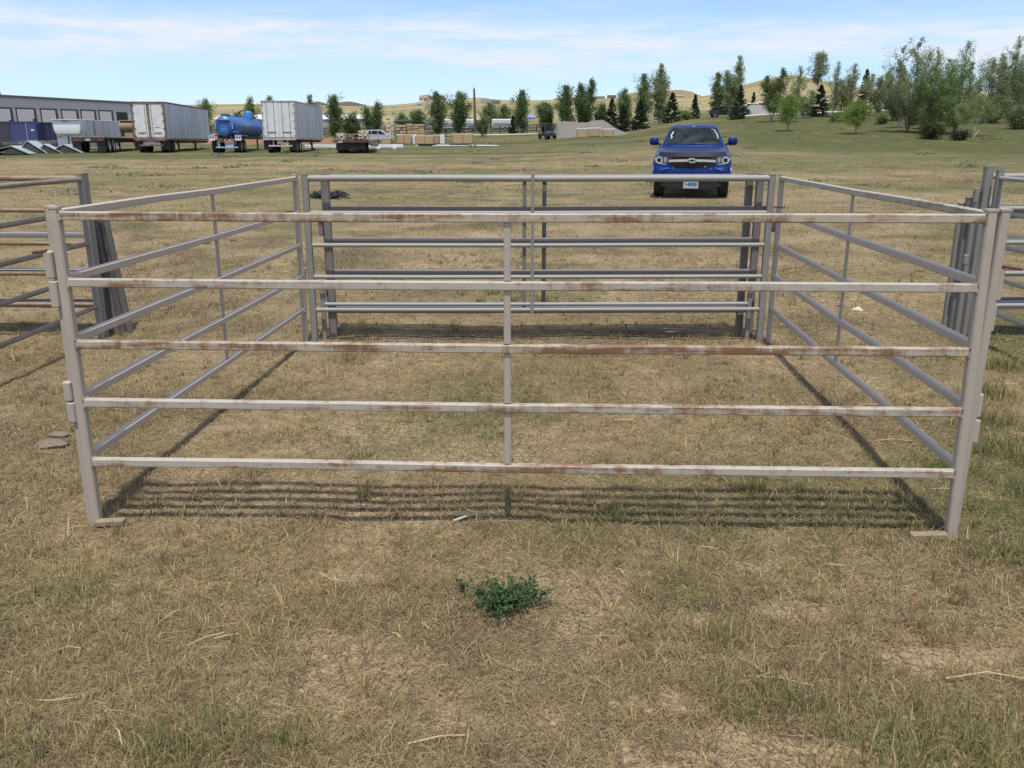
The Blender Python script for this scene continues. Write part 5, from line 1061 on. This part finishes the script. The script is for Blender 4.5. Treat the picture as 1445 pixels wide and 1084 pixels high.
# ------------------------------------------------------------------ houses on the hills
H = [(593, 606, 1290, 138.5, 134.5, 'big cream house on the far ridge, left of the maroon roofed one', (.58, .5, .4), (.3, .22, .17)), (606, 628, 1292, 138.5, 135, 'large house with a dark maroon roof beside the big cream house', (.4, .33, .28), (.11, .07, .065)),
     (589, 595, 960, 147.5, 144.5, 'tiny white house at the left foot of the cream house', (.6, .58, .55), (.25, .2, .18)), (621, 631, 950, 146.5, 143, 'small pale house with a grey roof just right of the slim tall poplar', (.6, .6, .52), (.33, .34, .33)), (632, 642, 955, 146, 142.5, 'long pale house between the two tall poplars left of the pole', (.6, .58, .5), (.42, .4, .37)),
     (679, 694, 960, 144.5, 140, 'wide house with brown roof and white walls right of the utility pole', (.62, .61, .58), (.17, .13, .12)), (695, 706, 975, 143.5, 141, 'low dark house with scattered sheds beyond the brown roofed one', (.3, .27, .24), (.10, .09, .085)),
     (741, 748, 1250, 144.5, 140, 'pink stucco house on the ridge right of the tall poplar', (.58, .36, .27), (.42, .26, .19)), (781, 795, 1285, 139, 137, 'long flat white house on the ridge line', (.66, .66, .64), (.5, .5, .5)), (802, 813, 1285, 138.5, 135.5, 'grey gabled house on the ridge between two tall poplars', (.42, .44, .46), (.36, .37, .4)),
     (836, 852, 1290, 138, 136, 'low dark brown house on the ridge', (.22, .18, .15), (.14, .11, .10)), (856, 868, 1290, 137, 134.5, 'low house with a black roof at the left foot of the brown mound', (.36, .33, .3), (.05, .045, .045)), (951, 962, 1290, 136, 133.5, 'reddish house at the right foot of the brown mound', (.42, .25, .18), (.3, .2, .16))]
for px0, px1, Y, re, rr, lb, w, r in H: shed(px0, px1, Y, re, rr, lb, w, r, 12, windows=((.1, .3, .35, .75), (.55, .8, .35, .75)), name='house', cat='house', group='houses on the far hills')
# ------------------------------------------------------------------ trees
m_leaf, t, b = nmat('leaf'); at_ = N(t, 'ShaderNodeAttribute', attribute_name='Col').outputs['Color']
t.links.new(at_, b.inputs['Base Color']); b.inputs['Roughness'].default_value = .55; b.inputs['Specular IOR Level'].default_value = .3
tr = N(t, 'ShaderNodeBsdfTranslucent'); t.links.new(at_, tr.inputs['Color']); ms = N(t, 'ShaderNodeMixShader'); ms.inputs[0].default_value = .45
t.links.new(b.outputs[0], ms.inputs[1]); t.links.new(tr.outputs[0], ms.inputs[2]); t.links.new(ms.outputs[0], t.nodes['Material Output'].inputs[0])
m_bark = plain('bark', (.20, .165, .13), .9, var=.35, scale=5, stretch=(1, 1, .3)); m_barkp = plain('pale bark', (.36, .32, .26), .85, var=.3, scale=5, stretch=(1, 1, .3))
def leafquads(Pn, size, col, rng, v=.3, flat=0.0, dirs=None, asp=.55):
    n = len(Pn); d = rng.normal(0, 1, (n, 3)); d[:, 2] *= (1 - flat)
    if dirs is not None: d = dirs + .35 * d
    d /= np.linalg.norm(d, axis=1, keepdims=True) + 1e-9; q = rng.normal(0, 1, (n, 3)); q[:, 2] *= .6
    if flat: q[:, 2] *= .2
    e = np.cross(d, q); e /= np.linalg.norm(e, axis=1, keepdims=True) + 1e-9
    s = (size * rng.uniform(.55, 1.4, n))[:, None]; V = np.stack([Pn - d * s * .5, Pn + e * s * asp * .5, Pn + d * s * .5, Pn - e * s * asp * .5], 1).reshape(-1, 3)
    F = np.arange(n * 4).reshape(-1, 4); g = rng.uniform(1 - v, 1 + v, (n, 1)); hue = rng.uniform(-.12, .12, (n, 1))
    c = np.array(col) * (1.15 if col[1] > .14 else 1.0) * g * np.concatenate([1 + hue, np.ones((n, 1)), 1 - hue], 1)
    return V, F, np.repeat(c, 4, 0)
def deciduous(h, w, seed, col, nl, leaf, clear=.1, spires=1, shape='column', up=(.75, 1.25), dens_low=1.0, trunkw=.012, ragged=.35):
    """limbs off one or more leaders, leaf clumps along each limb"""
    rng = np.random.default_rng(seed); mb = MB(); pts = []
    for k in range(spires):
        ox = 0 if spires == 1 else (k / (spires - 1) - .5) * w * .55; hh = h * (1 if k == spires // 2 else rng.uniform(.72, .93)); oy = rng.uniform(-.15, .15) * w if spires > 1 else 0
        lead = [Vector((ox * min(1, f * 1.6) + rng.normal(0, .012) * h * f, oy * min(1, f * 1.6) + rng.normal(0, .012) * h * f, hh * f)) for f in (0, .15, .35, .55, .75, .9, 1)]
        mb.tube(lead, (h * trunkw / (1 + .3 * (spires - 1)), h * .0012), 7)
        nlimb = int(44 / (1 + .35 * (spires - 1)))
        for q in range(nlimb):
            f = clear + (1 - clear) * ((q + rng.uniform(0, 1)) / nlimb) ** .9; f = min(f, .985); i = min(5, int(np.searchsorted([0, .15, .35, .55, .75, .9, 1], f)) - 1); fs = [0, .15, .35, .55, .75, .9, 1]; base = lead[i].lerp(lead[i + 1], (f - fs[i]) / (fs[i + 1] - fs[i]))
            g = (f - clear) / (1 - clear)
            if shape == 'column': pr = min(1, (g + .3) / .42) * min(1.0, 1.5 * (1 - g) ** .95)
            elif shape == 'round': pr = math.sqrt(max(0, 1 - (2 * g - .85) ** 2 * .8)) * 1.0
            else: pr = (1 - g) ** .8
            L = w / 2 / (1 if spires == 1 else 1.35) * (pr + .06) * rng.uniform(1 - ragged, 1 + ragged); a = rng.uniform(0, 6.283); el = rng.uniform(*up)
            d = Vector((math.cos(a) * math.cos(el), math.sin(a) * math.cos(el), math.sin(el))); L2 = min(L / max(.35, math.cos(el)), (1.03 - f) * hh + .02 * h)
            tip = base + d * L2; mid = base + d * L2 * .5 + Vector((0, 0, -.04 * L2)); mb.tube([base, mid, tip], (h * .0035, h * .001), 5)
            m = max(4, int(nl / nlimb / spires * (.45 + 1.1 * pr) * (dens_low if g < .35 else 1) * (1.3 - .75 * g)))
            nc = max(2, m // 14); fc = rng.uniform(.12, 1.02, nc); cs = rng.normal(0, 1, (nc, 3)) * (L2 * .055 + leaf * .35)
            k2 = rng.integers(0, nc, m); bb = np.array(base); tt = np.array(tip)
            pts.append(bb + (tt - bb) * fc[k2][:, None] + cs[k2] + rng.normal(0, 1, (m, 3)) * (leaf * .8 + L2 * .03))
    P = np.concatenate(pts); P[:, 2] = np.maximum(P[:, 2], h * .02)
    return mb, leafquads(P, leaf, col, rng)
def spruce(h, w, seed, col, nl, leaf, clear=.02):
    rng = np.random.default_rng(seed); mb = MB(); mb.tube([(0, 0, 0), (0, 0, h)], (h * .016, h * .002), 7); pts = []; dirs = []
    nb = int(h * 38); per = max(6, nl // nb)
    for q in range(nb):
        f = clear + (1 - clear) * (q + rng.uniform()) / nb; f = min(f, .99); L = w / 2 * ((1 - f) ** .85 + .03) * rng.uniform(.72, 1.12); a = rng.uniform(0, 6.283); dz = rng.uniform(-.28, .12) + .45 * max(0, f - .6)
        d = np.array([math.cos(a), math.sin(a), dz]); b0 = np.array([0, 0, h * f]); s = rng.uniform(.15, 1, per) ** .7; sag = np.stack([0 * s, 0 * s, -.12 * L * s * (1 - s) * 2 + .10 * L * s ** 3], 1)
        side = np.array([-d[1], d[0], 0]); pp = b0 + d * (L * s)[:, None] + sag + side * (rng.normal(0, .13, per) * L * (1.1 - s * .6))[:, None] + np.array([0, 0, 1]) * rng.normal(-.02, .03, per)[:, None] * h * .1
        pts.append(pp); dirs.append(np.tile(d, (per, 1)) + side * rng.choice([-.8, .8], per)[:, None] * .7)
    P = np.concatenate(pts); P[:, 2] = np.maximum(P[:, 2], .02 * h)
    return mb, leafquads(P, leaf, col, rng, .35, .3, np.concatenate(dirs), .4)
def bush(h, w, seed, col, nl, leaf):
    rng = np.random.default_rng(seed); mb = MB(); pts = []
    for k in range(16):
        a = rng.uniform(0, 6.283); r = w / 2 * rng.uniform(.1, .8); tip = Vector((math.cos(a) * r, math.sin(a) * r, h * rng.uniform(.5, .98) * (1 - .35 * (2 * r / w) ** 2))); mb.tube([(0, 0, 0), (tip.x * .4, tip.y * .4, tip.z * .55), tip], (h * .014, h * .003), 5)
        m = nl // 16; s = rng.uniform(.25, 1.05, m) ** .7; nc = 7; cs = rng.normal(0, 1, (nc, 3)) * w * .075; k2 = rng.integers(0, nc, m); pts.append(np.array(tip) * s[:, None] * np.array([1, 1, 1]) + cs[k2] + rng.normal(0, 1, (m, 3)) * w * .035)
    P = np.concatenate(pts); P[:, 2] = np.abs(P[:, 2]) + .02
    return mb, leafquads(P, leaf, col, rng)
PO = (.16, .215, .08); PD = (.115, .17, .063); SP = (.046, .07, .04); LG = (.19, .26, .065); WI = (.16, .19, .075); GP = (.235, .275, .14); BR_ = (.12, .095, .055)
T = [ # px, Y, top row, width px, kind, colour, label
 (294, 150, 142, 20, 'pop1', PO, 'slim poplar whose top shows just past the long white box trailer'), (340, 190, 157, 24, 'bush', PO, 'low broad bush behind the blue tank'), (357, 150, 140, 18, 'pop1', PO, 'slim poplar behind the far end of the blue tanker'),
 (386, 152, 136, 15, 'pop1', PO, 'poplar whose leafy tip shows above the left of the clean white trailer'), (441, 152, 135.5, 15, 'pop1', PO, 'poplar whose thin tip shows above the right of the clean white trailer'),
 (474, 145, 137, 22, 'pop1d', PD, 'dark upright poplar just right of the clean white trailer'), (497, 149, 156, 32, 'bush', PD, 'broad dark bush behind the lumber trailer'), (527, 146, 146, 26, 'pop2d', PD, 'two spired dark poplar behind the silver car'),
 (568, 158, 161, 16, 'pop1', PO, 'small thin poplar by the green canopy'), (590, 147, 159, 24, 'pop1d', PD, 'short dark bushy poplar left of the tall slim one'), (617, 145, 132.5, 24, 'pop1d', PD, 'tall slim dark poplar above the white crate panels'), (649, 147, 133, 26, 'pop1d', PD, 'tall dense poplar left of the utility pole'),
 (681, 138, 163, 27, 'bush', PD, 'round dark green bush at the foot of the utility pole'), (692, 200, 148, 24, 'round', WI, 'olive willow just right of the utility pole'), (712, 204, 150, 22, 'round', WI, 'second olive willow, farther right of the pole'),
 (724, 150, 163, 14, 'spr', SP, 'little spruce in front of the rail fence'), (736, 152, 129, 21, 'pop1d', PD, 'slim dark poplar left of the blue canopy tent'), (769, 160, 145, 26, 'pop3', PD, 'wide short poplar right of the blue canopy tent'), (776, 140, 159, 13, 'spr', SP, 'small spruce right behind the black buggy'),
 (797, 148, 122, 23, 'pop1d', PD, 'dark poplar behind the left end of the gravel heap'), (825, 148, 113, 28, 'pop2d', PD, 'tall dark two topped poplar behind the gravel heap'), (848, 150, 144, 32, 'bush', PD, 'dense bush rising over the gravel heap'), (862, 148, 138, 24, 'spr', (.06, .075, .04), 'olive spruce over the right end of the gravel heap'),
 (880, 146, 127, 21, 'pop1', PO, 'poplar with a spruce before it, right of the gravel heap'), (878, 134, 148, 24, 'spr', SP, 'blue green spruce at the right foot of the gravel heap'), (906, 146, 105, 22, 'pop1', PO, 'tall poplar, the shorter of a pair left of the blue pickup'), (902, 130, 140, 29, 'spr', SP, 'wide spruce before the tall pair of poplars'),
 (929, 146, 92, 25, 'pop1', GP, 'tallest poplar left of the blue pickup, with an airy top'), (946, 136, 130, 28, 'spr', SP, 'dark spruce directly left above the blue pickup'), (966, 140, 155, 22, 'bush', LG, 'bright green bush behind the pickup cab'), (978, 142, 133, 16, 'spr', SP, 'slim spruce above the pickup roof'),
 (1008, 142, 103, 19, 'pop1', PO, 'poplar left of the tallest one right of the pickup'), (1030, 141, 79, 30, 'pop2', GP, 'tall twin topped poplar right of the pickup'), (1040, 120, 120, 30, 'spr', (.06, .085, .055), 'big spruce standing before the gravel heap, right of the pickup'), (1059, 200, 130, 9, 'spr', SP, 'tiny far spruce above the small white cars'),
 (1086, 106, 96, 36, 'pop1o', (.11, .145, .05), 'leafy poplar with a bare foot of trunk, right of the gravel heap'), (1110, 88, 135, 42, 'young', LG, 'young light green tree left of the sparse trunks'), (1121, 104, 95, 24, 'sparse', GP, 'thin sparse tree rising behind the young light green one'), (1147, 118, 78, 24, 'lolli', GP, 'tall thin tree with leaves only at the top above a spruce'), (1152, 116, 119, 32, 'spr', SP, 'dark spruce under the tall thin tree'),
 (1172, 112, 88, 18, 'sparse', GP, 'spindly tree left of the brownish spruce'), (1195, 110, 92, 26, 'sparse', GP, 'sparse grey green tree beside the brownish spruce'), (1213, 124, 97, 26, 'spr', BR_, 'brownish dying spruce on the right bank'), (1206, 86, 143, 44, 'young', LG, 'young light green tree with a dark trunk below the brownish spruce'), (1244, 130, 101, 16, 'pop1', PO, 'small lone poplar left of the huge poplars'),
 (1222, 116, 104, 20, 'sparse', GP, 'sparse tree right of the brownish spruce'), (1266, 92, 118, 34, 'leany', (.10, .10, .06), 'leaning twin trunked tree with a thin dark crown'), (1278, 86, 55, 58, 'big', GP, 'huge airy poplar left of the other huge ones'), (1306, 84, 71, 52, 'big', (.21, .275, .10), 'huge green poplar in the middle of the right hand group'), (1345, 82, 61, 58, 'big', (.20, .265, .10), 'huge dense poplar right in the middle of the right hand group'),
 (1312, 78, 172, 52, 'bush', (.07, .09, .04), 'dark undergrowth bush at the feet of the huge poplars'), (1352, 76, 183, 34, 'bush', (.06, .08, .035), 'small dark bush beside the fork trunked willow'), (1372, 78, 133, 86, 'fork', (.21, .25, .095), 'pale fork trunked willow with a thin wide crown'), (1385, 100, 84, 36, 'sparse', GP, 'sparse grey poplar behind the pale willow'),
 (1401, 104, 88, 26, 'spr', (.055, .08, .05), 'blue green spruce between the two farthest right poplars'), (1416, 98, 52, 56, 'big', GP, 'huge airy poplar near the right edge'), (1440, 84, 148, 62, 'bush', (.14, .175, .065), 'wide olive bush at the right edge'), (1178, 104, 158, 34, 'bush', (.16, .21, .08), 'low green bush on the bank between the two young light green trees'), (1238, 98, 160, 34, 'bush', (.15, .2, .075), 'low green bush on the bank below the slim grey green poplar'), (1298, 90, 138, 40, 'bush', (.17, .225, .085), 'tall leafy bush between the leaning tree and the dark undergrowth'), (1334, 92, 132, 38, 'bush', (.18, .235, .085), 'tall bright leafy bush between the dark undergrowth and the fork trunked willow'), (1392, 94, 146, 44, 'bush', (.16, .2, .08), 'leafy bush to the right of the pale fork trunked willow'), (1132, 112, 128, 24, 'pop1o', (.18, .23, .09), 'short leafy tree between the thin sparse one and the tall thin one'),
 (1184, 116, 106, 24, 'pop1o', (.17, .215, .09), 'leafy tree standing between the spindly tree and the sparse grey green one'), (1233, 114, 110, 22, 'pop1', GP, 'slim grey green poplar in the gap left of the lone small poplar'), (1256, 102, 92, 28, 'pop2', (.2, .25, .1), 'airy twin topped poplar just left of the leaning twin trunked tree'),
 (1292, 96, 104, 28, 'pop2', (.17, .22, .085), 'slender mid green poplar filling the gap left of the huge green poplar'), (1326, 98, 92, 28, 'pop2', (.19, .25, .09), 'slender light green poplar between the two huge green poplars'),
 (1364, 94, 110, 28, 'pop1o', (.19, .23, .095), 'slender olive poplar right behind the fork trunked willow'), (1398, 92, 136, 34, 'round', (.17, .2, .085), 'low rounded olive tree before the farthest right spruce'), (1432, 106, 90, 30, 'pop1o', GP, 'tall airy tree between the huge right edge poplar and the yellow green one'), (1262, 104, 150, 26, 'bush', (.11, .14, .05), 'bushy undergrowth behind the leaning twin trunked tree'), (1452, 100, 104, 40, 'pop1o', (.18, .215, .065), 'yellow green tree cut off by the right edge')]
for k, (px, Y, rt, wpx, kind, col, lb) in enumerate(T):
    x = xcol(px, Y); z = gz(x, Y); h = zrow(Y, rt) - z; w = wpx * Y / 1257.0; L = max(.085, Y * .00115); s = 100 + k; name = {'spr': 'spruce', 'bush': 'bush', 'round': 'willow', 'young': 'young_tree', 'fork': 'willow', 'sparse': 'sparse_tree', 'lolli': 'sparse_tree', 'leany': 'leaning_tree'}.get(kind, 'poplar_tree'); bark = m_bark; q = w * h / (L * L)
    if kind == 'spr': mb, (V, F, c) = spruce(h, w * 1.12, s, col, int(min(14000, 13 * q)), L * 1.8)
    elif kind == 'bush': mb, (V, F, c) = bush(h, w, s, col, int(min(14000, 10 * q)), L * 1.3)
    elif kind == 'round': mb, (V, F, c) = deciduous(h, w, s, col, int(9.0 * q), L * 1.2, .1, 1, 'round', (.3, 1.0))
    elif kind == 'young': mb, (V, F, c) = deciduous(h, w, s, col, int(8 * q), L * 1.05, .22, 1, 'round', (.1, 1.0), trunkw=.02, ragged=.5)
    elif kind == 'fork': mb, (V, F, c) = deciduous(h, w, s, col, int(3.4 * q), L, .36, 4, 'round', (.2, 1.0), trunkw=.022, ragged=.55); bark = m_barkp
    elif kind == 'sparse': mb, (V, F, c) = deciduous(h, w, s, col, int(5.0 * q), L * 1.0, .15, 1, 'column', (.6, 1.2), .8, ragged=.6, trunkw=.009)
    elif kind == 'lolli': mb, (V, F, c) = deciduous(h, w, s, col, int(5 * q), L * 1.1, .5, 1, 'round', (.5, 1.2), ragged=.45, trunkw=.009)
    elif kind == 'leany': mb, (V, F, c) = deciduous(h, w, s, col, int(5 * q), L, .25, 2, 'round', (.4, 1.2), trunkw=.016, ragged=.5)
    elif kind == 'big': mb, (V, F, c) = deciduous(h, w, s, col, int(min(26000, 6.2 * q)), L * 1.05, .05, 3, 'column', (.65, 1.2), 1.15, ragged=.5)
    elif kind == 'pop1o': mb, (V, F, c) = deciduous(h, w, s, col, int(8 * q), L * 1.15, .14, 2, 'column', (.55, 1.15), ragged=.4)
    else:
        sp_ = {'pop1': 1, 'pop1d': 1, 'pop2': 2, 'pop2d': 2, 'pop3': 3}[kind]; mb, (V, F, c) = deciduous(h, w, s, col, int((13 if kind.endswith('d') else 10) * q), L * 1.25, .03, sp_, 'column', (.7, 1.25), ragged=.38)
    t = thing(name, lb, 'bush' if kind == 'bush' else 'tree', (x, Y, z - .05), 0, 'trees and bushes beyond the field')
    mb.build('trunk' if kind != 'bush' else 'stems', bark, t, False); np_obj('crown', V, [F], m_leaf, t, c)
# low scattered sage clumps on the field and hill scrub
rng = np.random.default_rng(55); XX = []; n = 0; VV = []; FF = []; CC = []; b0 = 0
for k in range(70):
    a = rng.uniform(-.62, .62); r = 26 * (115 / 26) ** rng.uniform(); x, y = math.sin(a) * r, math.cos(a) * r; s = rng.uniform(.12, .3) * (.7 + r / 90); m = int(60)
    P = np.array([x, y, gz(x, y)]) + rng.normal(0, 1, (m, 3)) * np.array([s * 1.3, s, s * .18]) + np.array([0, 0, s * .12]); V, F, c = leafquads(P, .05 + r * .0018, (.21, .21, .11) if rng.uniform() < .6 else (.25, .24, .14), rng, flat=.6); VV.append(V); FF.append(F + b0); CC.append(c); b0 += len(V)
o = np_obj('weeds', np.concatenate(VV), [np.concatenate(FF)], m_leaf, None, np.concatenate(CC)); o['kind'] = 'stuff'
VV, FF, CC, b0 = [], [], [], 0
for k in range(200):
    px = rng.uniform(250, 1420); Y = rng.uniform(230, 900); x = xcol(px, Y); s = rng.uniform(.5, 1.6); m = 14
    P = np.array([x, Y, gz(x, Y)]) + rng.normal(0, 1, (m, 3)) * np.array([s, s, s * .35]) + np.array([0, 0, s * .3]); V, F, c = leafquads(P, s * .9, (.075, .085, .04), rng); VV.append(V); FF.append(F + b0); CC.append(c); b0 += len(V)
o = np_obj('hill_scrub_shrubbery', np.concatenate(VV), [np.concatenate(FF)], m_leaf, None, np.concatenate(CC)); o['kind'] = 'stuff'
# ------------------------------------------------------------------ sky, sun, camera
w = bpy.data.worlds.new('World'); bpy.context.scene.world = w; w.use_nodes = True; t = w.node_tree; bg = t.nodes['Background']
SUN_EL, SUN_ROT = 71.0, 180.0
sk = N(t, 'ShaderNodeTexSky', sky_type='NISHITA'); sk.sun_disc = False; sk.sun_elevation = R_(SUN_EL); sk.sun_rotation = R_(SUN_ROT); sk.altitude = 1200; sk.air_density = 1.0; sk.dust_density = .6; sk.ozone_density = 1.2
g = N(t, 'ShaderNodeTexCoord').outputs['Generated']; sx = N(t, 'ShaderNodeSeparateXYZ'); t.links.new(g, sx.inputs[0]); X, Y, Z = sx.outputs
az = math_(t, 'DIVIDE', X, math_(t, 'MAXIMUM', math_(t, 'ABSOLUTE', Y), .05)); el = math_(t, 'DIVIDE', Z, math_(t, 'MAXIMUM', math_(t, 'SQRT', math_(t, 'ADD', math_(t, 'MULTIPLY', X, X), math_(t, 'MULTIPLY', Y, Y))), .02))
cb = N(t, 'ShaderNodeCombineXYZ'); t.links.new(az, cb.inputs[0]); t.links.new(el, cb.inputs[1]); cv = cb.outputs[0]
n1 = noise(t, cv, 3.2, 6, .62, (1, 6.5, 1)); n2 = noise(t, cv, 7, 8, .72, (1, 8, 1)); n3 = noise(t, cv, 1.5, 3, .5, (1, 5, 1))
ew = math_(t, 'ADD', el, math_(t, 'ADD', math_(t, 'MULTIPLY', math_(t, 'SUBTRACT', n1, .5), .085), math_(t, 'ADD', math_(t, 'MULTIPLY', math_(t, 'SUBTRACT', n3, .5), .06), math_(t, 'MULTIPLY', az, .012))))
band = ramp(t, ew, [(0.0, .38), (.03, .34), (.052, .14), (.066, .14), (.079, .72), (.091, 1.0), (.113, .98), (.128, .34), (.140, .10), (.160, .35), (.22, .55), (.5, .62)])  # unseen cloud cover above the frame is thickened to add whiter fill light
cl = math_(t, 'MULTIPLY', band, math_(t, 'ADD', .22, math_(t, 'MULTIPLY', ramp(t, math_(t, 'ADD', math_(t, 'MULTIPLY', n2, .62), math_(t, 'MULTIPLY', n1, .42)), [(.43, 0.0), (.62, 1.0)]), 1.0)), True)
st = N(t, 'ShaderNodeValue')
skm = mix(t, 1.0, sk.outputs[0], (.92, 1.0, 1.12), 'MULTIPLY')
hz = mix(t, ramp(t, el, [(0.0, .42), (.06, .26), (.12, 0.0)]), skm, (3.1, 4.6, 6.8))
t.links.new(mix(t, cl, hz, (5.5, 5.8, 6.4)), bg.inputs[0]); bg.inputs[1].default_value = .13
sl = bpy.data.lights.new('sun', 'SUN'); sl.energy = 3.7; sl.angle = R_(1.2); sl.color = (1.0, .955, .88); so = bpy.data.objects.new('sun', sl); C.objects.link(so)
so.rotation_euler = Vector((0, math.cos(R_(SUN_EL)), -math.sin(R_(SUN_EL)))).to_track_quat('-Z', 'Y').to_euler(); so.rotation_euler.rotate_axis('Z', 0)
cam = bpy.data.cameras.new('camera'); co = bpy.data.objects.new('camera', cam); C.objects.link(co); co.location = (0, 0, CAMH); co.rotation_euler = (R_(90) - PITCH, 0, 0)
cam.sensor_width = 36; cam.lens = 36 * FPX / 1445; cam.clip_start = .05; cam.clip_end = 9000; bpy.context.scene.camera = co
sc = bpy.context.scene; sc.view_settings.view_transform = 'Standard'; sc.view_settings.look = 'None'; sc.view_settings.exposure = .22; sc.view_settings.gamma = 1
sc.render.engine = 'CYCLES'; sc.cycles.use_denoising = True; sc.cycles.denoiser = 'OPENIMAGEDENOISE'; sc.cycles.denoising_input_passes = 'RGB_ALBEDO_NORMAL'; sc.cycles.max_bounces = 6; sc.cycles.transparent_max_bounces = 4; sc.cycles.sample_clamp_indirect = 6
